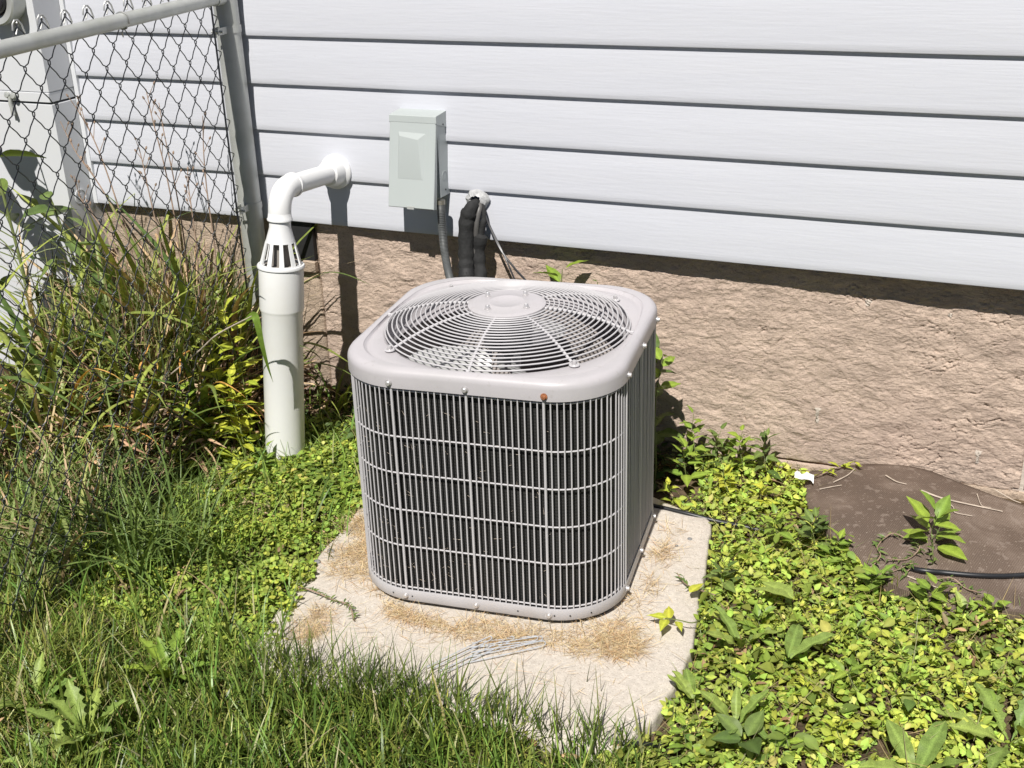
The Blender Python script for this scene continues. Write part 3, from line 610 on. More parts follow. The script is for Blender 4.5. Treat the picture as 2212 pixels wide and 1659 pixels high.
# ------------------------------------------------------------------ chain link fence
FA = np.array([-1.246, .575]); FT = np.array([.15437783, -.98801189]); ZR = 1.4005; FN = np.array([-FT[1], FT[0]])  # FN points to camera side (+x)
FN = FN if FN[0] > 0 else -FN
def fp(t, z, n=0.0): return (FA[0]+FT[0]*t+FN[0]*n, FA[1]+FT[1]*t+FN[1]*n, z)
fence = thing('chain_link_fence', 'dark chain link fence with a galvanised top rail at the left', 'fence', fp(0, 0))
o0 = np.array(fp(0, 0)); CW, CH = .0495, .0543; T0 = .270
tmax = 2.35; strand_meshes = 0
k = -6; ztop = 1.4466
while T0+k*CW < tmax:
    tk = T0+k*CW
    if tk >= .07:
        # even columns (k even) hold nodes at z = 1.4505 - m*2CH ; odd columns lie one CH lower
        P = []; z = ztop; col = 0 if k % 2 == 0 else 1
        seq = []; m0 = 0
        while z > -.06:
            a = tk if (col == 0) else tk+CW
            seq.append((a, z, col)); z -= CH; col = 1-col
        for i, (a, zz, c_) in enumerate(seq):
            sg = 1 if c_ == 0 else -1      # c_ 0: left end of this strand, overshoot to smaller t
            ov = -.0035 if c_ == 0 else .0035
            jig = .0012*noise.noise(Vector((a*9, zz*9, 1)))
            P.append(fp(a+ov*.2, zz+.0075, .0030*sg)); P.append(fp(a+ov+jig, zz, 0)); P.append(fp(a+ov*.2, zz-.0075, -.0030*sg))
            if i < len(seq)-1:
                b_ = seq[i+1]; bow = .004*(1 if c_ == 0 else -1)
                P.append(fp(a+(b_[0]-a)*.36+bow*.5, zz+(b_[1]-zz)*.40-.0020, -.0015*sg)); P.append(fp(a+(b_[0]-a)*.70+bow*.3, zz+(b_[1]-zz)*.68-.0022, .0015*sg))
        P = np.array(P)[1:]-o0
        m_ = MB(); m_.tube(P, .00165, 5); m_.build('wire_strand', M['wire'], fence)
        if k % 2 == 0 and tk > .06:   # knuckle above the rail
            m_ = MB(); m_.tube([np.array(fp(tk-.020, 1.424, .004))-o0, np.array(fp(tk-.012, 1.446, .004))-o0, np.array(fp(tk-.004, 1.456, .002))-o0, np.array(fp(tk+.007, 1.4565, 0))-o0, np.array(fp(tk+.013, 1.449, -.002))-o0, np.array(fp(tk+.0155, 1.434, -.003))-o0], .0023, 6)
            m_.tube([np.array(fp(tk+.004, 1.452, .003))-o0, np.array(fp(tk-.004, 1.445, -.001))-o0, np.array(fp(tk+.010, 1.424, 0))-o0], .0022, 6); m_.build('knuckle', M['wireg'], fence)
    k += 1
m_ = MB(); m_.tube([np.array(fp(t, ZR, .006))-o0 for t in (.050, .8, 1.6, 2.4)], .0205, 20); m_.build('top_rail', M['galv'], fence)
m_ = MB(); m_.lathe([(.0235, 0), (.0235, .045), (.021, .047)], axis=(FT[0], FT[1], 0), org=np.array(fp(.036, ZR, .006))-o0, n=20, cap0=True); m_.build('rail_end_cup', M['galv'], fence)
m_ = MB(); m_.tube([np.array(fp(.098, z, .002))-o0 for z in (.0, .7, 1.40)], .0045, 6, flat=.6); m_.build('tension_bar', M['wire'], fence)
for t in (.615, 1.75):
    an = np.linspace(-.4, 2*PI-.9, 26); m_ = MB(); m_.tube([np.array(fp(t+.004*q/6, ZR+.0228*math.sin(q), .006+.0228*math.cos(q)))-o0 for q in an], .0022, 6)
    m_.tube([np.array(fp(t+.004, ZR-.0195, .010))-o0, np.array(fp(t+.010, ZR-.030, .006))-o0, np.array(fp(t-.002, ZR-.044, .0))-o0], .0018, 5); m_.build('tie_wire', M['wireg'], fence)
# terminal post
pt = thing('fence_post', 'round galvanised terminal post of the chain link fence against the siding', 'post', (-1.247, .577, 0)); PR = .0395
topx = np.array([-1.247, .577, 1.42]); botx = np.array([-1.247, .577, -.15])
lean = (topx-botx)/np.linalg.norm(topx-botx)
pb = lambda z: botx+(topx-botx)*((z+.15)/1.57)-np.array([-1.247, .577, 0])
m_ = MB(); m_.tube([pb(-.15), pb(.5), pb(1.0), pb(1.46)], PR, 32); m_.build('pipe', M['galv'], pt)
m_ = MB(); c_ = pb(1.46); m_.lathe([(PR+.002, 0), (PR+.003, .02), (PR*.9, .035), (PR*.5, .05), (.0005, .055)], axis=lean, org=c_, n=28); m_.build('cap', M['galv'], pt)
for z in (1.30, .72, .25):
    c_ = pb(z); u_ = np.array([FT[0], FT[1], 0]); v_ = np.array([FN[0], FN[1], 0]); m_ = MB(); L_ = []
    for a in np.linspace(.35, 2*PI-.35, 28): L_.append([c_+(PR+dr)*(math.cos(a)*u_+math.sin(a)*v_)+np.array([0, 0, dz]) for dr, dz in ((.0005, -.011), (.0025, -.011), (.0025, .011), (.0005, .011))])
    e0 = c_+u_*(PR+.050)+v_*.010; L_ = [[e0+v_*dr+np.array([0, 0, dz]) for dr, dz in ((-.002, -.011), (.0, -.011), (.0, .011), (-.002, .011))]]+L_+[[c_+u_*(PR+.050)-v_*.010+v_*dr+np.array([0, 0, dz]) for dr, dz in ((.002, -.011), (.0, -.011), (.0, .011), (.002, .011))]]
    m_.loft(L_, cap0=True, cap1=True); m_.build('tension_band', M['galv'], pt, angle=25)
    m_ = MB(); m_.tube([c_+u_*(PR+.040)+v_*.022, c_+u_*(PR+.040)-v_*.018], .004, 8); m_.build('bolt', M['galv'], pt)

# ------------------------------------------------------------------ weed barrier mound, hose, twigs, scrap
mpix = [(1735, 1022), (1780, 1030), (1828, 1022), (1890, 1018), (1985, 1030), (2060, 1062), (2150, 1090), (2260, 1115), (2420, 1160), (2450, 1400), (2250, 1345), (2120, 1330), (2010, 1310), (1930, 1285), (1860, 1240), (1790, 1165), (1742, 1110)]
MP = smooth_poly([onz(a, b_, .015)[:2] for a, b_ in mpix], 2)
def mat_h(x, y):
    return .012+.060*np.exp(-(((x-1.02)/.30)**2+((y-.40)/.26)**2))+.010*fbm(x, y, 3, 3, 8)+.02*np.clip((y-.45)/.25, 0, 1)+.022*np.clip((.40-y)*6, 0, 1)
c0 = MP.mean(0); rings = []
for kx in (1.0, .99, .93, .85, .75, .65, .55, .45, .35, .25, .15, .05):
    R2 = c0+(MP-c0)*kx; hh = mat_h(R2[:, 0], R2[:, 1]); 
    if kx == 1.0: hh = hh-.060*np.clip((.42-R2[:, 1])*5, .2, 1)
    rings.append([(a, b_, h_) for (a, b_), h_ in zip(R2, hh)])
m_ = MB(); m_.loft(rings, cap1=True); tag(m_.build('weed_barrier', M['mat'], angle=80), 'brown woven weed barrier sheet over a low mound by the foundation', 'landscape fabric')
def mh(px, py):
    p = onz(px, py, .03)
    for _ in range(4): p = onz(px, py, float(mat_h(p[0], p[1])))
    return p
hz = thing('irrigation_hose', 'thin black hose lying over the brown weed barrier and along the pad corner', 'hose', tuple(mh(2000, 1240))); o0 = mh(2000, 1240)
P = [onz(1400, 1095, .006), onz(1440, 1104, .006), onz(1490, 1116, .006), onz(1545, 1130, -.004), onz(1640, 1150, -.02), onz(1760, 1185, -.02), onz(1880, 1218, .0), mh(1975, 1236)+np.array([0, 0, .001]), mh(2040, 1243)+np.array([0, 0, .001]), mh(2110, 1249)+np.array([0, 0, .001]), mh(2180, 1250)+np.array([0, 0, .001]), mh(2260, 1243)+np.array([0, 0, .001]), mh(2380, 1225)]
P = spline(P, 8)-o0+np.array([0, 0, .0075]); m_ = MB(); m_.tube(P, .0068, 12); m_.build('tube', M['hose'], hz)
hz2 = thing('hose_end', 'short dark end of hose poking out at the front corner of the pad', 'hose', tuple(onz(1350, 1606, 0))); o0 = onz(1350, 1606, 0)
P = spline([onz(1305, 1602, .004), onz(1345, 1607, .010), onz(1385, 1606, .006), onz(1430, 1612, -.02)], 6)-o0; m_ = MB(); m_.tube(P, .005, 10); m_.build('tube', M['hose'], hz2)
tw = [([(1913, 1030), (1935, 1043), (1958, 1049)], .0022), ([(1990, 1063), (2030, 1078), (2080, 1090), (2165, 1108)], .0030), ([(2030, 1078), (2058, 1098), (2062, 1110), (2100, 1118)], .0020), ([(1800, 1045), (1830, 1030), (1846, 1016)], .0022), ([(1770, 1060), (1800, 1054), (1818, 1051)], .0018), ([(2150, 1062), (2185, 1082), (2205, 1090)], .0020), ([(1960, 1248), (1995, 1262), (2030, 1275)], .0020), ([(1975, 1270), (2010, 1278)], .0018), ([(2110, 1070), (2120, 1095), (2140, 1100)], .0015)]
tl = ['short curved pale twig near the top of the brown weed barrier', 'longest pale dry twig lying across the right of the weed barrier', 'forked dry twig branching below the longest twig', 'dark dry twig leaning at the top edge of the weed barrier', 'short dry stalk right of the paper scrap', 'pale crooked twig near the foundation at the right frame edge', 'thin bent stalk just below the black hose', 'tiny pale stalk below the hose near the weeds', 'small thin twig bent above the longest twig']
for (pl, r), lb in zip(tw, tl):
    P = spline([mh(*q)+np.array([0, 0, .005]) for q in pl], 5); o = MB().tube(P-P[0], [r*(1-.5*i/len(P)) for i in range(len(P))], 6).build('dry_twig', M['twig'], loc=tuple(P[0])); tag(o, lb, 'twig')
p = mh(1735, 1048); m_ = MB(); L_ = []
for i, u in enumerate(np.linspace(-.028, .028, 9)):
    L_.append([(u, v+.004*noise.noise(Vector((u*60, v*60, 0))), .012+.009*noise.noise(Vector((u*70, v*70, 3)))) for v in np.linspace(-.017+.006*math.sin(i*2.1), .017-.005*math.cos(i*1.7), 6)])
m_.loft(L_, closed=False); o = m_.build('paper_scrap', M['paper'], loc=tuple(p+np.array([0, 0, .02])), smooth=False); o.rotation_euler = (.2, .1, .2); tag(o, 'crumpled white scrap of paper at the left corner of the weed barrier', 'paper')
for px, py, r, lb in ((1490, 1164, .007, 'small grey pebble on the right part of the pad'), (1461, 1178, .005, 'tiny dark pebble left of the grey one on the pad'), (715, 1190, .012, 'dark stone at the left edge of the pad among the needles'), (686, 1213, .010, 'dark stone under the clover left of the pad')):
    p = onz(px, py, .014); m_ = MB(); L_ = []
    for i in range(1, 6):
        t = i/6*PI; L_.append([(r*math.sin(t)*math.cos(a)*(1+.2*noise.noise(Vector((math.cos(a)*2, math.sin(a)*2, px)))), r*math.sin(t)*math.sin(a)*.8, -r*.55*math.cos(t)) for a in np.linspace(0, 2*PI, 10, endpoint=False)])
    m_.loft(L_, cap0=True, cap1=True); tag(m_.build('pebble', M['pebble'], loc=tuple(p)), lb, 'pebble')
# landscape staples: U shaped galvanised wires on the pad
stp = [((1178, 1392), (1010, 1428), 10, 'front long U shaped wire staple lying on the pad needles'), ((1172, 1384), (1016, 1408), 9, 'wire staple just behind the front one on the pad'), ((1162, 1382), (1020, 1396), 9, 'rear wire staple of the bundle on the pad'), ((1062, 1382), (925, 1448), 12, 'slanting wire staple with dark tip pointing left to the grass'), ((1110, 1380), (950, 1456), 10, 'wire staple crossing the bundle towards the front grass')]
for (a, b_, gap, lb) in stp:
    A = onz(*a, .018); B = onz(*b_, .016); d = B-A; Lg = np.linalg.norm(d); d /= Lg; n_ = np.array([-d[1], d[0], 0]); wv = .010
    if lb.startswith('slanting') or lb.startswith('wire staple cross'): wv = .007
    P = [B+n_*wv, A+n_*wv+d*.01, A+n_*wv*.7+d*.002, A, A-n_*wv*.7+d*.002, A-n_*wv+d*.01, B-n_*wv]; zz = random.uniform(.002, .006)
    o = MB().tube([q-A+np.array([0, 0, zz+.012*math.sin(PI*i/6)*.3]) for i, q in enumerate(P)], .0014, 6).build('wire_staple', M['staple'], loc=tuple(A)); tag(o, lb, 'staple')

#VEG
# ------------------------------------------------------------------ vegetation helpers
def blade_arrays(root, L, W, az, th0, dth, ns=4, tw=0.0, fold=0.0):
    """strips that start at root and bend from angle th0 (off vertical) by dth; returns verts (N,ns+1,c,3)"""
    N_ = len(L); t = np.linspace(0, 1, ns+1); th = th0[:, None]+dth[:, None]*t[None]**1.3
    d = np.stack([np.sin(th)*np.cos(az)[:, None], np.sin(th)*np.sin(az)[:, None], np.cos(th)], -1)
    st = (d[:, :-1]+d[:, 1:])*.5*(L/ns)[:, None, None]; P = np.concatenate([np.zeros((N_, 1, 3)), np.cumsum(st, 1)], 1)+root[:, None]
    sa = az+PI/2+tw; side = np.stack([np.cos(sa), np.sin(sa), np.zeros(N_)], -1)[:, None]
    prof = np.clip(1-t**2.2, .04, 1)*(.55+.45*np.clip(t*5, 0, 1)); wv = (W[:, None]*prof[None])[..., None]*.5
    if fold:
        nrm = np.cross(d, np.broadcast_to(side, d.shape)); return np.stack([P-side*wv-nrm*wv*fold, P, P+side*wv-nrm*wv*fold], 2)
    return np.stack([P-side*wv, P+side*wv], 2)
def strip_faces(N_, ns, c):
    base = (np.arange(N_)*(ns+1)*c)[:, None, None]; i = np.arange(ns)[:, None]*c; k = np.arange(c-1)[None]
    a = (i+k)[None]+base; return np.stack([a, a+1, a+1+c, a+c], -1).reshape(-1, 4)
def jitter(col, n, h=.12, v=.25):
    c = np.array(col)[None]*np.ones((n, 1)); k = 1+rng.uniform(-v, v, (n, 1)); c = c*k; c[:, 0] *= 1+rng.uniform(-h, h*1.6, n); c[:, 2] *= 1+rng.uniform(-h, h, n); return c
def grass_mesh(name, xy, L, W, cols, label, lean=(.05, .5), bend=(.1, 1.2), ns=4, mkey='grass', z=None, az=None, parent=None):
    n = len(xy); zz = ground_h(xy[:, 0], xy[:, 1]) if z is None else z
    root = np.stack([xy[:, 0], xy[:, 1], zz-.004], -1); az = rng.uniform(0, 2*PI, n) if az is None else az
    V = blade_arrays(root, L, W, az, rng.uniform(*lean, n), rng.uniform(*bend, n), ns, rng.uniform(-.9, .9, n))
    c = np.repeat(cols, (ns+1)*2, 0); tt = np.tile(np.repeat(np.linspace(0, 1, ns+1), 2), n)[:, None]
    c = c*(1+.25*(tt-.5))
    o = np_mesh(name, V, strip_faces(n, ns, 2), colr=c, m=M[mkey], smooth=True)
    if label: tag(o, label, kind='stuff')
    return o
def leaf_tpl(ns=4, wid=.5, fold=.15, curve=.25, peak=.42, lobes=0.0, nl=5, across=1, point=1.0):
    """unit leaf along +x; returns V, Q, mid (0 on the midrib .. 1 at the edge)"""
    V = []; mid = []
    for i in range(ns+1):
        t = i/ns; p_ = t**(math.log(.5)/math.log(peak)); w_ = max(.012, math.sin(PI*min(.999, max(.0, p_)))**point)*wid*.5
        if i == 0: w_ = wid*.03
        if i == ns: w_ = .004
        if lobes: w_ *= 1-lobes*(.5+.5*math.cos(2*PI*nl*t))*(1 if .05 < t < .95 else 0)
        for j in range(-across, across+1):
            y = j/across*w_; V.append((t, y, abs(y)*fold*2-curve*t*t*.5+.0)); mid.append(abs(j)/across)
    c = 2*across+1; Q_ = strip_faces(1, ns, c); return np.array(V), Q_, np.array(mid)
def scatter(name, tpl, pos, az, pitch, roll, size, cols, label, mkey='cover', squash=None):
    V0, Q0, mid = tpl; n = len(az); k = len(V0)
    e1 = np.stack([np.cos(pitch)*np.cos(az), np.cos(pitch)*np.sin(az), np.sin(pitch)], -1); s0 = np.stack([-np.sin(az), np.cos(az), 0*az], -1); u0 = np.cross(e1, s0)
    e2 = s0*np.cos(roll)[:, None]+u0*np.sin(roll)[:, None]; e3 = np.cross(e1, e2)
    V = pos[:, None]+size[:, None, None]*(V0[None, :, 0:1]*e1[:, None]+V0[None, :, 1:2]*e2[:, None]+V0[None, :, 2:3]*e3[:, None])
    Q_ = (Q0[None]+(np.arange(n)*k)[:, None, None]).reshape(-1, 4)
    c = cols[:, None]*(1.18-.22*mid)[None, :, None]
    o = np_mesh(name, V, Q_, colr=c.reshape(-1, 3), m=M[mkey], smooth=True); tag(o, label, kind='stuff'); return o
def leaf_mesh(name, tpl, m, wav=0.0, seed=0, veins=True):
    V, Q_, mid = tpl; V = V.copy()
    if wav: V[:, 2] += wav*np.sin(V[:, 0]*17+seed)*mid+wav*.5*np.sin(V[:, 0]*9+seed*2+np.sign(V[:, 1]))*mid
    base = np.where(mid < .2, 1.45, 1.0); base = base*(1-.10*np.sin(V[:, 0]*40)*(mid > .2)) if veins else base
    return np_mesh(name, V, Q_, colr=base[:, None]*np.ones((1, 3)), m=m, parent='mesh', smooth=True)
OV = leaf_tpl(10, .52, .16, .30, .40, across=2); OVP = leaf_tpl(10, .46, .12, .35, .33, across=2, point=1.25); LAN = leaf_tpl(10, .26, .25, .45, .42, across=2)
DOCK = leaf_tpl(16, .30, .18, .55, .50, across=3, point=.6); DAN = leaf_tpl(22, .34, .2, .45, .62, lobes=.45, nl=7, across=2, point=.8); SER = leaf_tpl(20, .50, .14, .3, .38, lobes=.14, nl=9, across=2)
LM = {}
def lm(kind, mk):
    if (kind, mk) not in LM:
        tp = dict(ov=OV, ovp=OVP, lan=LAN, dock=DOCK, dan=DAN, ser=SER)[kind]
        LM[(kind, mk)] = [leaf_mesh('leaf', tp, M[mk], wav={'dock': .03, 'dan': .02}.get(kind, .012), seed=q*1.7) for q in range(3)]
    return LM[(kind, mk)]
def aim(az, pitch, roll=0.0):
    """euler for a leaf whose length is +x"""
    e1 = Vector((math.cos(pitch)*math.cos(az), math.cos(pitch)*math.sin(az), math.sin(pitch))); s0 = Vector((-math.sin(az), math.cos(az), 0)); u0 = e1.cross(s0)
    e2 = s0*math.cos(roll)+u0*math.sin(roll); e3 = e1.cross(e2); return Matrix((e1, e2, e3)).transposed().to_euler()
def U(a, b_): return random.uniform(a, b_)
def weed(label, base, h, n, size, kind='ovp', mk='lf_green', lean=(0, 0), cat='weed', name='leafy_weed', start=.15, spread=1.0, group=None, tip=.6, pitch=(-.1, .6)):
    """upright stem with leaves in pairs up the stem"""
    r = thing(name, label, cat, tuple(base), 0, group); P = []
    for i in range(7): t = i/6; P.append(np.array([lean[0]*t*t+.006*math.sin(i*1.3), lean[1]*t*t+.006*math.cos(i*1.9), h*t-.01*(1-t)]))
    Ps = spline(P, 4); m_ = MB(); m_.tube(Ps, [max(.0008, .0028*(1-.7*i/len(Ps))*(h/.3)**.5) for i in range(len(Ps))], 6); m_.build('stem', M['stem'], r)
    a = U(0, 6)
    for i in range(n):
        t = start+(1-start)*(i/(max(1, n-1))); q = Ps[min(len(Ps)-1, int(t*(len(Ps)-1)))]; a += PI if i % 2 else PI/2+U(-.3, .3)
        sz = size*(1-(1-tip)*t)*U(.8, 1.15); az = a+U(-.25, .25); pi_ = U(*pitch)+.3*t; off = np.array([math.cos(az), math.sin(az), .3])*sz*.16*spread
        inst('leaf', random.choice(lm(kind, mk)), r, tuple(q+off), aim(az, pi_, U(-.4, .4)), sz)
    return r
def rosette(label, base, n, size, kind, mk, pitch=(.1, .9), cat='weed', name='rosette_weed', azr=None, roll=.3):
    r = thing(name, label, cat, tuple(base)); a = U(0, 6)
    for i in range(n):
        a += 2.4; az = a if azr is None else U(*azr); pi_ = U(*pitch)
        inst('leaf', random.choice(lm(kind, mk)), r, (.01*math.cos(az), .01*math.sin(az), .006), aim(az, pi_, U(-roll, roll)), size*U(.7, 1.1))
    return r

# ------------------------------------------------------------------ lawn grass, left and front
PADP = [tuple(p) for p in pp]
LEFT = [(-2.3, -2.1), (.62, -2.1), (.62, -.72), (.50, -.74), (.46, -.77), (.1, -.755), (-.33, -.76), (-.40, -.60), (-.45, -.3), (-.5, .0), (-.52, .35), (-.6, .62), (-1.95, .62), (-2.3, .4)]
q = sample(LEFT, 120000); n = len(q)
X_, Y_ = q[:, 0], q[:, 1]
cl_ = fbm(X_, Y_, 5, 4, 61); dry = fbm(X_+3, Y_, 3.2, 3, 62)
front = np.clip((-.66-Y_)/.12, 0, 1)                       # the mown strip nearest the camera is densest
lft = np.clip((-.62-X_)/.3, 0, 1)
keep = rng.random(n) < np.clip(.14+.62*front+.45*cl_+.12*lft, .04, 1); q = q[keep]; X_, Y_ = q.T; front = front[keep]; dry = dry[keep]; cl_ = cl_[keep]; n = len(q)
hgt = (.050+.045*front+.06*np.clip(cl_, 0, 1))*rng.uniform(.45, 1.5, n)
col = jitter((.145, .235, .04), n, .18, .5); dk = rng.random(n) < .35; col[dk] = col[dk]*.40; dr = (rng.random(n) < np.clip(.03+.30*np.clip(-X_-.25, 0, 1)+.20*dry, 0, .45)); col[dr] = jitter((.34, .31, .14), dr.sum(), .1, .3)
yg = rng.random(n) < .22+.30*np.clip((-.55-X_)/.4, 0, 1)*np.clip((-.5-Y_)/.3, 0, 1); col[yg & ~dr] = jitter((.33, .38, .09), (yg & ~dr).sum(), .1, .25)
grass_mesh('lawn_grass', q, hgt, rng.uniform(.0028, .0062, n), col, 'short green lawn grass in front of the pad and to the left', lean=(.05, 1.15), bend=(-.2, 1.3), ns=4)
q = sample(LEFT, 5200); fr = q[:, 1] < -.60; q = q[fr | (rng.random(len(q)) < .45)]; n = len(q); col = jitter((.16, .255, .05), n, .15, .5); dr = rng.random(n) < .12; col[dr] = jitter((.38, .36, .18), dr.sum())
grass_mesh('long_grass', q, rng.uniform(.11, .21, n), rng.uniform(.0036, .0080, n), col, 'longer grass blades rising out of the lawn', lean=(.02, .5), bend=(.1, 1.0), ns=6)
# seed stalks that stand dark against the pad
pts_ = np.array([onz(a, 1500+U(-30, 40), 0)[:2] for a in (700, 735, 765, 800, 870, 905, 930, 1110, 1140, 1255, 1265, 1300, 1160, 1010, 690, 840)]+[onz(a, 1570+U(-10, 25), 0)[:2] for a in (1120, 1170, 1230, 1275, 1290, 1330, 1180)])
n = len(pts_); grass_mesh('grass_stalks', pts_, rng.uniform(.10, .20, n), np.full(n, .0026), jitter((.075, .085, .03), n), 'thin dark upright grass stalks standing against the pale pad', lean=(.0, .35), bend=(0, .35), ns=5)

q = sample(ppoly([(560, 1425), (900, 1490), (1120, 1555), (1340, 1605), (1340, 1640), (900, 1560), (560, 1500)]), 520); n = len(q)
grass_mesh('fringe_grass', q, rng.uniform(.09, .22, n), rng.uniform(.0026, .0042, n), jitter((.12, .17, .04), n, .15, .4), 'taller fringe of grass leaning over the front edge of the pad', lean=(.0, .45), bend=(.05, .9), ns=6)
# right side: thin grass between the ground cover
RIGHT = [(.34, .27), (.40, .40), (.30, .66), (.66, .68), (.70, .60), (.70, .46), (.76, .34), (.86, .24), (.97, .13), (1.12, .06), (1.35, .02), (2.2, -.05), (2.2, -2.1), (.62, -2.1), (.52, -.78), (.57, -.72), (.585, -.6), (.60, -.45), (.58, -.33), (.555, -.2), (.54, -.06), (.51, .10), (.485, .225)]
q = sample(RIGHT, 2600); n = len(q); col = jitter((.20, .24, .07), n, .15, .35)
grass_mesh('thin_grass', q, rng.uniform(.05, .13, n), rng.uniform(.0018, .0034, n), col, 'thin grass blades scattered through the right ground cover', lean=(.1, .9), bend=(.1, 1.0), ns=4)

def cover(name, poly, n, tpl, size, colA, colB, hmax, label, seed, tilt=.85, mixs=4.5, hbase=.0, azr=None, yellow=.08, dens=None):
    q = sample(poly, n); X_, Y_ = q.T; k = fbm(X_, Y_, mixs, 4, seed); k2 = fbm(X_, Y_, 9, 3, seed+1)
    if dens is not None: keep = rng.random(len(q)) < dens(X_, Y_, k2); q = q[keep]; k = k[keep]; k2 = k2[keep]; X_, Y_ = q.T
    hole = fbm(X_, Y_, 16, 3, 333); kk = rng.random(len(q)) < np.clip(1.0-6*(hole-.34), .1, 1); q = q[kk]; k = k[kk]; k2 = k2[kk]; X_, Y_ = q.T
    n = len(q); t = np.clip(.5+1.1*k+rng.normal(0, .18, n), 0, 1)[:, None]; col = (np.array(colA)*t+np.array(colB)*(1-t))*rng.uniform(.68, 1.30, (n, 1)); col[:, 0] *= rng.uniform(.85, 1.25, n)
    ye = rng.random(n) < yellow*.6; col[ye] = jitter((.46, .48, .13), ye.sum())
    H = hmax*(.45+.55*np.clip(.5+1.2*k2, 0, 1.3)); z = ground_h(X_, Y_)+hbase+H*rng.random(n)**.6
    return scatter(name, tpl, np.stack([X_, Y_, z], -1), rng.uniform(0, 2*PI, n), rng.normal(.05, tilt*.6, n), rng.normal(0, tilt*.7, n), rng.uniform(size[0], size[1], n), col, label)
T_OV = leaf_tpl(4, .62, .14, .25, .42); T_RD = leaf_tpl(4, .95, .16, .2, .55, point=.7); T_LN = leaf_tpl(4, .34, .2, .35, .40)
YG = (.44, .56, .10); MG = (.20, .27, .05); DG = (.075, .125, .028)
def not_mat(X_, Y_, k): return np.ones(len(X_))
cover('creeping_cover', RIGHT, 46000, T_OV, (.008, .030), YG, (.29, .38, .06), .060, 'yellow green creeping ground cover right of the pad', 71, dens=lambda x, y, k: np.clip(.72+1.3*fbm(x, y, 3.1, 3, 301), .12, 1))
cover('round_leaf_cover', RIGHT, 26000, T_RD, (.010, .028), (.34, .46, .08), MG, .055, 'round leaved ground cover among the creeping leaves', 73, tilt=.6, dens=lambda x, y, k: np.clip(.25-1.8*fbm(x, y, 3.1, 3, 301), .03, 1))
cover('fine_cover', RIGHT, 26000, T_LN, (.010, .022), (.30, .36, .08), (.13, .19, .05), .065, 'fine narrow leaves woven through the right ground cover', 75, tilt=.8, dens=lambda x, y, k: np.clip(.15+2.0*fbm(x, y, 2.6, 3, 302)+.3*(y > -.3), .04, 1))
cover('wide_leaf_cover', RIGHT, 1500, leaf_tpl(6, .60, .16, .35, .40), (.028, .050), (.30, .38, .065), (.15, .22, .045), .085, 'wider single leaves rising above the small leaved ground cover', 77, tilt=.9, yellow=.02, dens=lambda x, y, k: np.clip(.5+1.5*k, .05, 1))
cover('dead_cover_leaves', RIGHT, 2600, T_LN, (.014, .040), (.40, .30, .16), (.22, .14, .08), .05, 'dead brown bits lying among the right ground cover', 78, tilt=1.0, yellow=0, dens=lambda x, y, k: np.clip(.5+1.5*k, .05, 1))
cover('dead_cover_leaves', LEFT, 3500, T_LN, (.014, .045), (.42, .33, .18), (.24, .16, .09), .04, 'dead brown bits lying in the left lawn and clover', 79, tilt=1.0, yellow=0, dens=lambda x, y, k: np.clip(.5+1.5*k, .05, 1))
q = sample(RIGHT, 1600); n = len(q)
grass_mesh('trailing_stems', q, rng.uniform(.06, .16, n), np.full(n, .0020), jitter((.34, .30, .14), n, .15, .35), 'thin trailing stems through the right ground cover', lean=(.9, 1.5), bend=(-.3, .4), ns=5, z=ground_h(q[:, 0], q[:, 1])+rng.uniform(.02, .055, n))
CL = ppoly([(800, 1075), (735, 1165), (690, 1235), (650, 1300), (625, 1400), (560, 1440), (430, 1420), (280, 1370), (150, 1300), (180, 1180), (330, 1130), (420, 1000), (560, 985), (650, 1000), (700, 900), (770, 930), (800, 1000)])
cover('clover_cover', CL, 26000, T_RD, (.008, .018), (.43, .54, .085), (.19, .28, .05), .065, 'small rounded clover leaves left of the pad', 81, tilt=.7, dens=lambda x, y, k: np.clip(.75+.9*k, .12, 1))
cover('clover_cover', LEFT, 18000, T_OV, (.010, .024), (.32, .40, .08), (.14, .20, .045), .04, 'small broad leaves mixed into the left lawn', 83, tilt=.6, dens=lambda x, y, k: np.clip(.3+1.4*k-.5*(x > -.3), .0, 1))
WS = ppoly([(560, 960), (650, 940), (790, 960), (800, 1080), (760, 1120), (640, 1060), (560, 1040)])
cover('small_leaf_cover', WS, 3500, T_OV, (.014, .030), (.24, .33, .05), (.12, .19, .035), .07, 'small leafy weeds between the drain pipe and the unit', 85, tilt=.6, yellow=.03)
BW = [(-1.2, .30), (-.45, .34), (.35, .36), (.35, .66), (-1.2, .66)]
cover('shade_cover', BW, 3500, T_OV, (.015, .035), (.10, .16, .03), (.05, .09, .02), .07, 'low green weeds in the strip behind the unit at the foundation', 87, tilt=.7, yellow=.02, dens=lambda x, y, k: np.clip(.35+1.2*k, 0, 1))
# dead litter: behind the fence, along the wall
BF = [(-2.0, -1.3), (-1.1, -1.3), (-1.02, -.5), (-1.10, .1), (-1.15, .60), (-1.96, .60)]
q = sample([(-1.75, -.35), (-1.2, -.30), (-1.05, .1), (-1.05, .60), (-1.9, .60)], 3800); n = len(q); k = rng.random(n); col = np.where((k < .40)[:, None], jitter((.46, .32, .20), n, .1, .4), jitter((.17, .11, .07), n, .1, .5)); g_ = k > .78; col[g_] = jitter((.16, .22, .05), g_.sum())
scatter('dead_leaf_litter', leaf_tpl(5, .11, .3, .9, .4), np.stack([q[:, 0], q[:, 1], ground_h(q[:, 0], q[:, 1])+.22*rng.random(n)**1.3], -1), rng.uniform(0, 2*PI, n), rng.normal(0, .45, n), rng.normal(0, .9, n), rng.uniform(.03, .11, n), col, 'brown dead leaves tangled on the ground behind the fence', 'litter')
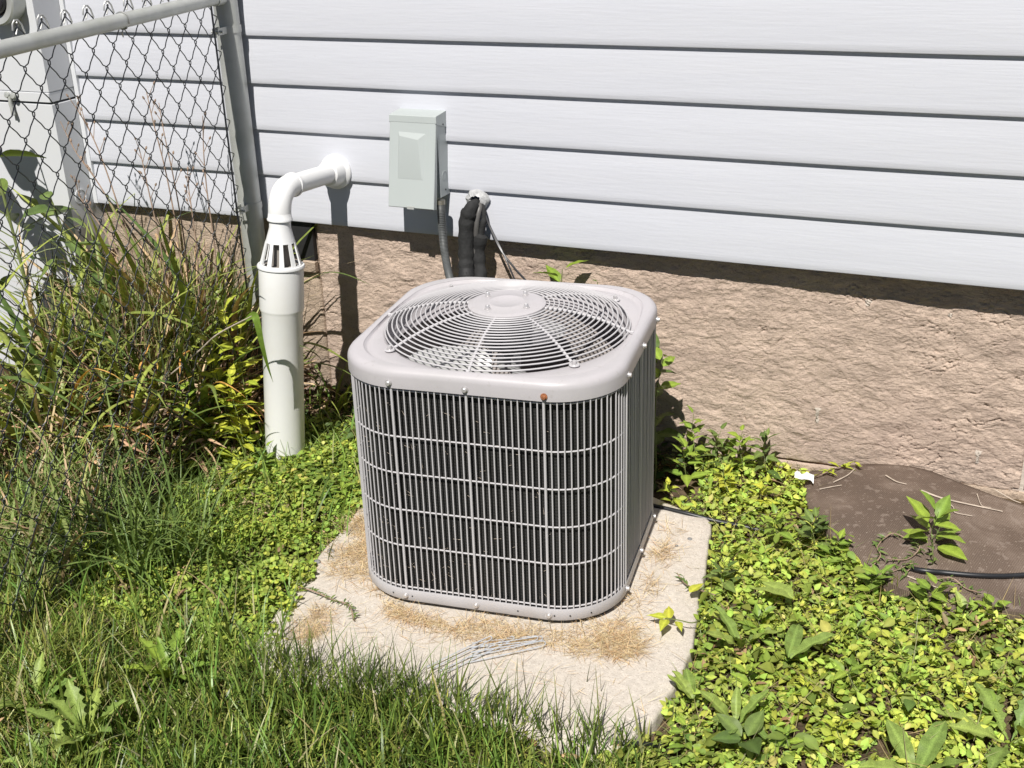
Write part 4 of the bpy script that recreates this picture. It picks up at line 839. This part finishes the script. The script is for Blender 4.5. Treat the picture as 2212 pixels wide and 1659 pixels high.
q = sample([(-1.05, -.25), (-.55, -.2), (-.5, .3), (-.35, .36), (.3, .45), (.3, .66), (-1.1, .66)], 1500); n = len(q)
scatter('dry_debris', leaf_tpl(4, .12, .3, .6, .4), np.stack([q[:, 0], q[:, 1], ground_h(q[:, 0], q[:, 1])+.03*rng.random(n)], -1), rng.uniform(0, 2*PI, n), rng.normal(0, .3, n), rng.normal(0, .7, n), rng.uniform(.02, .07, n), jitter((.42, .33, .20), n, .1, .4), 'dry stalks and debris around the drain pipe foot', 'litter')

# ------------------------------------------------------------------ pine needles on the pad
def needle_poly(pix, n, dens_fall=None): return sample(ppoly(pix, .012), n)
bands = [([(820, 1270), (860, 1320), (980, 1350), (1200, 1385), (1330, 1380), (1400, 1330), (1385, 1420), (1300, 1425), (1180, 1400), (1050, 1395), (960, 1370), (840, 1330), (800, 1260)], 3800),
         ([(1000, 1340), (1250, 1350), (1395, 1340), (1380, 1395), (1290, 1415), (1180, 1395), (1060, 1380)], 1600),
         ([(700, 1190), (760, 1120), (812, 1120), (815, 1250), (800, 1262), (740, 1250), (690, 1235)], 1600), ([(790, 1080), (815, 1180), (810, 1230), (735, 1200)], 700),
         ([(1375, 1290), (1440, 1130), (1470, 1150), (1450, 1190), (1420, 1240), (1400, 1300), (1385, 1330)], 800), ([(630, 1350), (670, 1320), (720, 1320), (690, 1375), (640, 1400)], 900), ([(1330, 1330), (1380, 1260), (1420, 1290), (1390, 1350)], 500),
         ([(600, 1400), (900, 1400), (1400, 1560), (1500, 1180), (1440, 1130), (1380, 1330), (820, 1300), (740, 1240)], 700)]
qs = np.concatenate([needle_poly(a, b_) for a, b_ in bands]); qs = qs+rng.normal(0, .010, qs.shape); qs = qs[rng.random(len(qs)) < np.clip(.62+1.5*fbm(qs[:, 0], qs[:, 1], 13, 3, 91), .12, 1)]; n = len(qs); L_ = rng.uniform(.022, .060, n)
th0 = rng.uniform(1.25, 1.62, n); col = np.where((rng.random(n) < .62)[:, None], jitter((.68, .55, .33), n, .06, .3), jitter((.50, .35, .20), n, .08, .4))
V = blade_arrays(np.stack([qs[:, 0], qs[:, 1], .0135+.010*rng.random(n)**1.5], -1), L_, np.full(n, .0013), rng.uniform(0, 2*PI, n), th0, rng.uniform(-.15, .15, n), 3, rng.uniform(-1.5, 1.5, n))
V[..., 2] = np.maximum(V[..., 2], .0132)
tag(np_mesh('pine_needles', V, strip_faces(n, 3, 2), colr=np.repeat(col, 8, 0), m=M['straw']), 'tan and orange dry pine needles strewn on the pad round the unit', kind='stuff')

# ------------------------------------------------------------------ daylilies behind the fence
def lily_mesh(L_, W_, th0, dth, m, seed):
    r_ = np.random.default_rng(seed); ns = 14
    V = blade_arrays(np.zeros((1, 3)), np.array([L_]), np.array([W_]), np.array([0.0]), np.array([th0]), np.array([dth]), ns, 0.0, .35)
    V = V+.004*np.sin(np.arange(ns+1)*1.1+seed)[None, :, None, None]*np.array([0, 1, 0]); c = np.tile(np.array([1.0, 1.35, 1.0]), ns+1)[:, None]*np.ones((1, 3))
    c = c*(1+.12*np.repeat(np.linspace(-1, 1, ns+1), 3)[:, None]); return np_mesh('leaf', V, strip_faces(1, ns, 3), colr=c, m=m, parent='mesh', smooth=True)
LG = [lily_mesh(U(.50, .85), U(.018, .032), U(.05, .40), U(.7, 2.1), M['lf_lily'], i) for i in range(16)]
LU = [lily_mesh(U(.52, .90), U(.014, .030), U(.0, .26), U(.3, 1.5), M['lf_lily'] if i % 3 else M['lf_tan'], 120+i) for i in range(9)]
LT = [lily_mesh(U(.40, .70), U(.010, .020), U(.1, .6), U(1.0, 2.4), M['lf_tan'], 50+i) for i in range(8)]
LO = [lily_mesh(U(.4, .65), U(.010, .018), U(.1, .5), U(1.2, 2.2), M['lf_orange'], 80+i) for i in range(3)]
def lily(label, x, y, n, s=1.0, azr=(0, 2*PI), tan=.3, org=.08, up=0.0):
    r = thing('daylily_clump', label, 'daylily', (x, y, float(ground_h(np.array(x), np.array(y)))), 0, 'daylily clumps along the fence and wall')
    for i in range(n):
        u = random.random(); pool = LU if random.random() < up else LT if u < tan else (LO if u < tan+org else LG); k = s*U(.75, 1.2); a = U(*azr)
        inst('leaf', random.choice(pool), r, (U(-.05, .05), U(-.05, .05), -.01), (U(-.12, .12), U(-.12, .12), a), (k, k, k*U(.9, 1.1)))
    return r
lily('upright daylily clump just left of the fence post', -1.37, .42, 110, 1.05, tan=.28, up=.6)
lily('daylily clump with many tan leaves by the cabinet corner', -1.64, .38, 90, 1.08, tan=.28, up=.5)
lily('upright leafy daylily clump between the post and the cabinet', -1.50, .46, 110, 1.05, tan=.3, up=.65)
lily('arching daylily clump in the middle behind the mesh', -1.42, .14, 62, 1.0, tan=.25, up=.25)
lily('daylily clump in front of the white cabinet', -1.78, .12, 60, 1.1, tan=.2, up=.25)
lily('low arching daylily clump nearest the left frame edge', -1.58, -.14, 60, 1.05, tan=.2)
lily('lowest daylily clump behind the mesh by the tall grass', -1.36, -.08, 44, .85, tan=.3)
lily('daylily clump farther left with broad green leaves', -1.95, -.25, 34, 1.1, tan=.2)
lily('small daylily clump at the wall right of the drain pipe', -.93, .50, 12, .48, azr=(-1.0, .9), tan=.15, org=.0)
lily('daylily clump behind the mesh just left of the yellow weeds', -1.24, .14, 44, .85, tan=.3)

q = sample([(-1.90, .10), (-1.30, -.05), (-1.22, .30), (-1.28, .60), (-1.90, .58)], 1500); n = len(q); k = rng.random(n)
col = np.where((k < .35)[:, None], jitter((.36, .25, .17), n, .1, .5), np.where((k < .82)[:, None], jitter((.13, .16, .06), n, .1, .4), jitter((.30, .33, .12), n, .1, .4)))
grass_mesh('dry_stalk_tangle', q, rng.uniform(.22, .70, n), rng.uniform(.003, .010, n), col, 'tangled dry and green stalks standing behind the fence against the wall', lean=(.0, .35), bend=(-.2, 1.3), ns=8, mkey='litter')
q = sample([(-1.95, -.75), (-1.08, -.75), (-1.12, -.1), (-1.25, .1), (-1.9, .15)], 1300); n = len(q); k = rng.random(n)
col = np.where((k < .35)[:, None], jitter((.40, .30, .18), n, .1, .45), np.where((k < .7)[:, None], jitter((.12, .17, .05), n, .1, .4), jitter((.30, .36, .12), n, .1, .4)))
grass_mesh('tangled_blades', q, rng.uniform(.15, .42, n), rng.uniform(.004, .013, n), col, 'tangled green and dry blades behind the lower fence', lean=(.1, .9), bend=(.0, 1.9), ns=8)
# arching strap leaves seen right of the drain pipe
def strap(label, pts, w_, mk='lf_lily', name='strap_leaf'):
    P = spline(pts, 6); n = len(P); T_ = np.gradient(P, axis=0); T_ /= np.linalg.norm(T_, axis=1)[:, None]; V = []
    for i in range(n):
        t = i/(n-1); s_ = np.cross(T_[i], np.array([0, 0, 1.0])+.001); s_ /= np.linalg.norm(s_)+1e-9; ww = w_*.5*max(.05, math.sin(PI*(.25+.75*(1-t))) if t > .5 else 1)*(1-t**3*.9); d = np.array([0, 0, ww*.3]); V += [P[i]-s_*ww+d, P[i], P[i]+s_*ww+d]
    o0 = P[0].copy(); o = np_mesh(name, np.array(V)-o0, strip_faces(1, n-1, 3), colr=np.ones((3*n, 3)), m=M[mk], smooth=True); o.location = tuple(o0); tag(o, label, 'leaf', None); return o
strap('long green strap leaf arching right from behind the pipe top', [ony(600, 640, .50), ony(640, 606, .45), ony(700, 590, .42), ony(745, 593, .40), ony(800, 615, .36)], .014)
strap('green strap leaf halfway up, right of the drain pipe', [ony(600, 760, .48), ony(650, 742, .42), ony(700, 752, .38), ony(765, 790, .30)], .018)
strap('short dark strap leaf low between pipe and unit', [ony(630, 800, .50), ony(665, 785, .48), ony(720, 792, .47), ony(770, 815, .44)], .013, 'lf_deep')
# bent leaf hanging over the pipe
bl = thing('bent_grass', 'dry stalk reaching the drain pipe with a green leaf hanging over its front', 'grass', tuple(ony(425, 762, .02))); o0 = ony(425, 762, .02)
P = spline([ony(330, 840, .04), ony(425, 762, .02), ony(470, 722, .0), ony(545, 682, -.01)], 6)-o0; m_ = MB(); m_.tube(P, .0022, 6); m_.build('stalk', M['twig'], bl)
P = spline([ony(530, 692, -.01), ony(548, 681, -.015), ony(556, 700, -.02), ony(566, 745, -.005), ony(578, 790, .02), ony(590, 826, .05)], 6)-o0; n = len(P); V = []
dr_ = np.array(ray(560, 740)); dr_ /= np.linalg.norm(dr_)
for i in range(n):
    t = i/(n-1); T_ = P[min(n-1, i+1)]-P[max(0, i-1)]; s_ = np.cross(T_, dr_+np.array([.45, .0, .2])); s_ /= np.linalg.norm(s_); ww = .0130*max(.04, (1-t**2))*(.4+.6*min(1, t*4)); V += [P[i]-s_*ww, P[i]+dr_*ww*.3, P[i]+s_*ww]
np_mesh('leaf', V, strip_faces(1, n-1, 3), colr=np.ones((3*n, 3)), m=M['lf_green'], parent=bl, smooth=True)

# tall grass clumps by the fence
def tall(label, base, n, lo, hi, spread, mk='lf_deep'):
    r = thing('tall_grass_clump', label, 'grass clump', tuple(base), 0, 'tall grass clumps beside the fence')
    pool = [lily_mesh(1.0, U(.014, .026), U(.02, .75), U(.4, 1.9), M[mk], 200+i) for i in range(10)]
    for i in range(n):
        k = U(lo, hi); inst('blade', random.choice(pool), r, (random.gauss(0, spread*.6), random.gauss(0, spread*.6), -.01), (U(-.3, .3), U(-.3, .3), U(0, 6.3)), (k, k*.85, k))
    return r
tall('tall dark green grass clump at the foot of the mesh', onz(330, 1225), 170, .20, .50, .11)
tall('dark grass clump left of the tallest one under the mesh', onz(170, 1190), 110, .18, .42, .11)
tall('loose grass clump between the tall grass and the clover', onz(470, 1190), 70, .12, .26, .08, 'lf_green')
tall('small grass tuft round the foot of the drain pipe', onz(640, 1010), 46, .07, .17, .06, 'lf_deep')
tall('small grass tuft between the drain pipe and the unit', onz(735, 985), 36, .08, .18, .05, 'lf_deep')
tall('grass clump at the left frame edge below the mesh', onz(40, 1290), 80, .12, .30, .10, 'lf_deep')

tall('dense grass clump behind the mesh at the lower left', onz(110, 1120), 110, .18, .42, .12, 'lf_deep')
tall('grass clump behind the mesh under the daylilies', onz(250, 1090), 90, .16, .36, .10, 'lf_deep')
tall('yellowish grass clump behind the mesh at the left frame edge', onz(20, 1180), 90, .14, .36, .12, 'lf_green')
tall('thin grass clump between tall grass and yellow weeds', onz(400, 1110), 70, .12, .28, .08, 'lf_deep')
# dry flower stalks behind the fence
def stalk(label, pix, Y, br=5):
    P = spline([ony(a, b_, Y+.02*i) for i, (a, b_) in enumerate(pix)], 6); o0 = P[0].copy(); P = P-o0
    r = thing('dry_flower_stalk', label, 'dry stalk', tuple(o0), 0, 'dry flower stalks behind the fence'); m_ = MB(); m_.tube(P, [.0030*(1-.6*i/len(P)) for i in range(len(P))], 6); m_.build('stem', M['stemdry'], r)
    for k in range(br):
        i = int(len(P)*(.55+.45*k/br))-1; a = U(0, 6.3); d = np.array([math.cos(a)*.5, math.sin(a)*.3, .8])*U(.02, .06); m_ = MB(); m_.tube([P[i], P[i]+d*.6, P[i]+d], [.0014, .0012, .0010], 5)
        m_.build('twig', M['stemdry'], r); m_ = MB(); m_.lathe([(.0005, 0), (.0035, .004), (.003, .010), (.0005, .014)], axis=d, org=P[i]+d, n=6); m_.build('seed_pod', M['stemdry'], r)
stalk('tallest dry stalk, its tip near the second siding line', [(395, 640), (385, 520), (360, 380), (330, 260), (315, 192)], .36, 7)
stalk('dry stalk just right of the tallest, slightly shorter', [(410, 640), (398, 520), (378, 400), (355, 290), (343, 222)], .40, 6)
stalk('reddish dry stalk with pods left of the mesh centre', [(300, 600), (260, 460), (215, 330), (180, 258), (150, 212)], .30, 9)
stalk('dry stalk with drooping seed head beside the post', [(470, 620), (462, 520), (448, 420), (440, 330), (438, 250)], .42, 6)
stalk('short pinkish dry stalk low behind the mesh', [(430, 640), (425, 540), (415, 460), (408, 410), (405, 372)], .38, 8)
stalk('short dry stalk with dark withered leaf', [(360, 620), (345, 520), (325, 430), (310, 360), (300, 318)], .34, 7)
stalk('thin dry stalk leaning left across the cabinet side', [(330, 640), (270, 500), (215, 400), (165, 330), (130, 262)], .26, 8)
stalk('dry stalk in front of the round embossing', [(285, 620), (250, 540), (205, 470), (175, 430), (160, 380)], .2, 7)

# large-leaved shrub at the left edge
def bigleaf(label, base, pts_, size, mk='lf_deep', kind='ov', cat='shrub', name='broad_leaf_shrub'):
    r = thing(name, label, cat, tuple(base)); top = max(pts_, key=lambda p: p[2]); P = spline([np.zeros(3), (np.array(top)-base)*np.array([.3, .3, .5]), np.array(top)-base], 8)
    m_ = MB(); m_.tube(P, [.008*(1-.7*i/len(P)) for i in range(len(P))], 8); m_.build('stem', M['stem'], r)
    for p in pts_:
        q = np.array(p)-base; i = int(np.argmin(np.abs(P[:, 2]-q[2]+.05))); m_ = MB(); m_.tube([P[i], (P[i]+q)/2+np.array([0, 0, .01]), q], .0022, 5); m_.build('petiole', M['stem'], r)
        az = math.atan2(q[1]-P[i][1], q[0]-P[i][0])+U(-.5, .5); inst('leaf', random.choice(lm(kind, mk)), r, tuple(q), aim(az, U(-.7, .2), U(-.4, .4)), size*U(.7, 1.15))
    return r
pl = [ony(a, b_, Y) for a, b_, Y in [(-25, 300, .24), (-10, 340, .22), (-30, 370, .26), (-15, 400, .24), (-60, 240, .25), (-90, 300, .2), (-70, 350, .28), (-120, 270, .22), (-40, 440, .2), (10, 460, .3), (-20, 500, .22), (20, 540, .28), (60, 500, .33), (95, 470, .36), (110, 520, .33), (70, 560, .3), (-60, 180, .25), (-110, 200, .3), (40, 420, .36), (-40, 560, .2), (30, 590, .25), (90, 600, .3), (130, 570, .28), (-70, 600, .15), (-30, 640, .2), (60, 640, .22), (150, 640, .2), (10, 420, .24), (50, 470, .25), (-50, 480, .15), (160, 530, .3), (190, 600, .25), (-100, 420, .1), (-90, 520, .1)]]
bigleaf('large leaved green shrub at the left edge shading the cabinet', np.array([-1.88, .16, .0]), pl, .17)
pl = [ony(a, b_, .30+U(-.05, .08)) for a, b_ in [(120, 560), (150, 520), (180, 545), (90, 600), (140, 610), (200, 590), (60, 590), (110, 430), (150, 470)]]
bigleaf('smaller leafy shrub low in front of the cabinet', np.array([-1.72, .30, .0]), pl, .10, 'lf_deep', 'ovp')

# pointed-leaf weeds between fence and drain pipe
weed('tallest yellow green weed standing right beside the drain pipe', onz(552, 965), .52, 42, .095, 'ovp', 'lf_yellow', (-.05, -.02), tip=.6, start=.1)
weed('yellow green weed left of the tallest, leaning to the mesh', onz(505, 985), .42, 38, .095, 'ovp', 'lf_yellow', (-.04, 0), tip=.6, start=.1)
weed('slender bright weed between the two tall yellow green ones', onz(532, 1000), .32, 30, .085, 'ovp', 'lf_yellow', (-.01, -.02), start=.1)
weed('bushy green weed with pointed leaves near the fence foot', onz(450, 1000), .27, 26, .085, 'ovp', 'lf_green', (-.06, -.03), start=.1)
weed('bright weed leaning over the dead stalks left of the pipe', onz(470, 1010), .22, 24, .090, 'ovp', 'lf_yellow', (-.07, -.03), start=.2)
weed('small whorled weed with yellow leaves in front of the fence', onz(410, 1040), .14, 12, .06, 'ovp', 'lf_yellow', (0, -.04))
weed('low bright weed with spreading leaves near the pipe foot', onz(520, 1050), .10, 12, .065, 'ovp', 'lf_yellow', (.02, -.03))
weed('slim green weed in front of the drain pipe foot', onz(575, 1020), .09, 10, .05, 'ovp', 'lf_green')
weed('dark green weed deep between fence and pipe', onz(515, 900), .30, 18, .05, 'ov', 'lf_deep')
weed('scraggy weed at the foot of the post', onz(470, 930), .2, 14, .05, 'ov', 'lf_deep')
weed('low leafy weed between the clover and the pad corner', onz(745, 1080), .06, 12, .05, 'ovp', 'lf_green')
weed('leafy weed touching the left side of the unit', onz(770, 1035), .09, 14, .045, 'ovp', 'lf_green')
weed('small dark weed at the foundation right of the pipe', onz(690, 880), .16, 12, .04, 'ov', 'lf_deep')

# behind and right of the unit
weed('vine with a lobed leaf showing above the lid', (-.125, .60, 0), .60, 12, .10, 'ser', 'lf_green', (.01, -.02), start=.55, tip=.9)
weed('thin vine with tiny leaves behind the right lid corner', (-.03, .61, 0), .56, 8, .03, 'ov', 'lf_deep', (.02, 0), start=.7)
weed('dark leafy weed in the shadow behind the unit right edge', (.20, .55, 0), .36, 18, .085, 'ov', 'lf_deep', (-.02, .02), tip=.8)
weed('green weed peeking out high at the right edge of the unit', (.245, .42, 0), .40, 8, .07, 'ov', 'lf_green', (.0, .05), start=.75, tip=.9)
for i, (px, py, h, nn, s_, mk, lb) in enumerate([(1478, 1040, .15, 14, .075, 'lf_green', 'broad leaved weed nearest the right side of the unit'), (1500, 1000, .17, 14, .06, 'lf_green', 'tall weed against the foundation in the unit shadow edge'),
    (1545, 1010, .13, 14, .06, 'lf_deep', 'dark green weed below the upright dock leaf'), (1600, 1015, .14, 16, .06, 'lf_green', 'bushy weed in the middle of the clump by the foundation'),
    (1650, 1020, .13, 16, .065, 'lf_deep', 'rightmost weed of the clump by the foundation'), (1570, 1070, .09, 14, .05, 'lf_yellow', 'low yellowish weed in front of the foundation clump'),
    (1640, 1085, .07, 12, .05, 'lf_yellow', 'yellow leaved low weed left of the paper scrap'), (1455, 1090, .08, 8, .05, 'lf_yellow', 'yellow sprig at the rear corner of the pad'),
    (1680, 1180, .11, 16, .065, 'lf_green', 'leafy weed at the left border of the weed barrier'), (1755, 1185, .12, 16, .06, 'lf_deep', 'weed on the left edge of the brown mound'),
    (1800, 1215, .10, 14, .06, 'lf_green', 'weed in the shade just below the mound edge'), (2000, 1330, .10, 14, .075, 'lf_green', 'leafy weed at the lower edge of the mound under the hose'),
    (1880, 1290, .09, 14, .07, 'lf_green', 'weed left of the leafy one under the hose'), (2130, 1350, .07, 10, .06, 'lf_green', 'weed at the bottom right rim of the mound'),
    (2080, 1345, .05, 5, .075, 'lf_dock', 'single broad pale leaf at the lower rim of the mound'), (1560, 1270, .06, 10, .06, 'lf_deep', 'lobed dark weed at the right edge of the pad')]):
    weed(lb, onz(px, py), h, nn, s_, 'ov' if i % 2 else 'ovp', mk, (U(-.02, .02), U(-.03, .01)))
b_ = onz(2010, 1205, .03); weed('large leaved green weed growing over the weed barrier', b_, .14, 14, .095, 'ov', 'lf_green', (.0, .0), tip=.75, start=.3)
weed('thin upright weed with tiny leaves on the brown barrier', mh(2010, 1222)+np.array([0, 0, .005]), .11, 16, .018, 'ov', 'lf_deep', (.005, 0), name='thin_weed')
def creeper(label, pix, n, size, mk='lf_deep', zf=mh):
    P = spline([zf(*p)+np.array([0, 0, .006+.012*(i % 2)]) for i, p in enumerate(pix)], 8); o0 = P[0].copy(); P = P-o0; r = thing('creeping_weed', label, 'weed', tuple(o0)); m_ = MB(); m_.tube(P, .0018, 5); m_.build('stem', M['stemdry'], r)
    for i in range(n):
        q = P[int((len(P)-1)*(i+.5)/n)]; inst('leaf', random.choice(lm('lan', mk)), r, tuple(q), aim(U(0, 6.3), U(-.1, .7), U(-.5, .5)), size*U(.6, 1.2))
creeper('trailing weed looping over the left of the brown barrier', [(1870, 1240), (1900, 1215), (1895, 1185), (1925, 1165), (1965, 1172), (1985, 1195), (1960, 1212), (1915, 1220)], 60, .022)
creeper('trailing narrow leaved weed just above the black hose', [(1850, 1250), (1890, 1255), (1930, 1238), (1970, 1230), (1950, 1250)], 44, .022)
creeper('trailing sprig hanging below the hose on the right', [(2020, 1255), (2055, 1262), (2085, 1275), (2110, 1292)], 14, .020)
creeper('yellow leafed sprig at the top edge of the brown barrier', [(1760, 1035), (1800, 1025), (1830, 1008), (1862, 1018)], 16, .040, 'lf_yellow')
creeper('grey green trailing weed along the left edge of the pad', [(640, 1270), (680, 1290), (720, 1300), (755, 1320), (765, 1345)], 60, .016, 'lf_deep', lambda a, b_: onz(a, b_, .013))
creeper('thin trailing weed reaching onto the right of the pad', [(1545, 1290), (1505, 1285), (1480, 1265), (1462, 1250)], 22, .018, 'lf_deep', lambda a, b_: onz(a, b_, .02))
sp_ = thing('pad_sprig', 'yellow leaved sprig lying over the right front of the pad', 'weed', tuple(onz(1500, 1345, .03))); o0 = onz(1500, 1345, .03)
P = spline([onz(1530, 1325, .02), onz(1500, 1345, .04), onz(1468, 1340, .05), onz(1440, 1335, .045)], 6)-o0; m_ = MB(); m_.tube(P, .0016, 5); m_.build('stem', M['stem'], sp_)
for (a, b_, c, d, z_, s_) in ((1445, 1338, 1443, 1290, .055, .06), (1440, 1338, 1418, 1385, .035, .055), (1462, 1342, 1470, 1365, .035, .045), (1440, 1335, 1405, 1330, .045, .05), (1490, 1280, 1540, 1250, .04, .06)):
    A = onz(a, b_, .045)-o0; B = onz(c, d, z_)-o0; v = B-A; inst('leaf', random.choice(lm('ovp', 'lf_yellow')), sp_, tuple(A), aim(math.atan2(v[1], v[0]), .15, U(-.3, .3)), s_)

# rosettes: docks on the right, dandelions on the left
rosette('upright dock leaves standing behind the clump by the foundation', onz(1570, 985), 4, .12, 'dock', 'lf_dock', (1.1, 1.5))
rosette('big pale dock leaf lying right of the pad corner', onz(1720, 1300, .05), 2, .10, 'ser', 'lf_dock', (.1, .3), azr=(2.6, 3.2))
rosette('upright narrow dock leaves right of the pad edge', onz(1600, 1400), 4, .11, 'dock', 'lf_dock', (.8, 1.3))
rosette('dock leaf slanting over the middle of the ground cover', onz(1700, 1430, .04), 3, .13, 'dock', 'lf_dock', (.3, .6), azr=(.6, 1.6))
rosette('dock plant with wide leaves near the front pad corner', onz(1590, 1570), 6, .10, 'dock', 'lf_dock', (.5, 1.2))
rosette('dock leaf leaning over the front right edge of the pad', onz(1500, 1520, .02), 3, .10, 'dock', 'lf_dock', (.4, .8), azr=(1.6, 2.8))
rosette('dock plant cut by the bottom frame edge on the right', onz(1980, 1680), 6, .14, 'dock', 'lf_dock', (.5, 1.2))
rosette('toothed rosette in the bottom right corner', onz(2180, 1610), 8, .15, 'dan', 'lf_dock', (.3, 1.0))
rosette('round leaved plant between the dock plants in front', onz(1610, 1600, .03), 4, .09, 'ov', 'lf_deep', (.2, .6))
rosette('pale dandelion rosette at the lower left', onz(190, 1600), 12, .13, 'dan', 'lf_dock', (.4, 1.2))
rosette('dandelion rosette left of the pale one', onz(80, 1530), 8, .12, 'dan', 'lf_dock', (.5, 1.1))
rosette('dandelion rosette between clover and front lawn', onz(370, 1465), 10, .115, 'dan', 'lf_green', (.4, 1.1))
rosette('small dandelion rosette below the left frame edge', onz(120, 1665), 8, .11, 'dan', 'lf_dock', (.3, .9))
SD = [(1640, 1360, 'green seedling beside the big pale dock leaf'), (1780, 1345, 'seedling just right of the big pale dock leaf'), (1850, 1390, 'seedling between the mound and the slanting dock leaf'), (1930, 1370, 'yellow green seedling below the leafy weed of the mound edge'), (2040, 1400, 'seedling under the single broad pale leaf'), (2160, 1430, 'bright seedling below the bottom right rim of the mound'), (1620, 1480, 'seedling between the narrow dock and the front dock plant'), (1740, 1510, 'seedling left of the middle of the ground cover'), (1830, 1480, 'seedling in the very middle of the right ground cover'), (1950, 1500, 'seedling above the dock plant of the bottom edge'), (2080, 1520, 'seedling above the toothed corner rosette'), (2190, 1510, 'seedling at the right frame edge above the corner rosette'), (1700, 1620, 'seedling right of the front dock plant'), (1810, 1600, 'seedling between the two front dock plants'), (1480, 1620, 'seedling at the front corner of the pad by the hose end')]
for k, (px, py, lb) in enumerate(SD):
    weed(lb, onz(px, py), U(.04, .08), random.randint(6, 10), U(.04, .06), ['ov', 'ovp'][k % 2], ['lf_green', 'lf_yellow', 'lf_green'][k % 3], name='seedling', group='seedlings in the right ground cover')
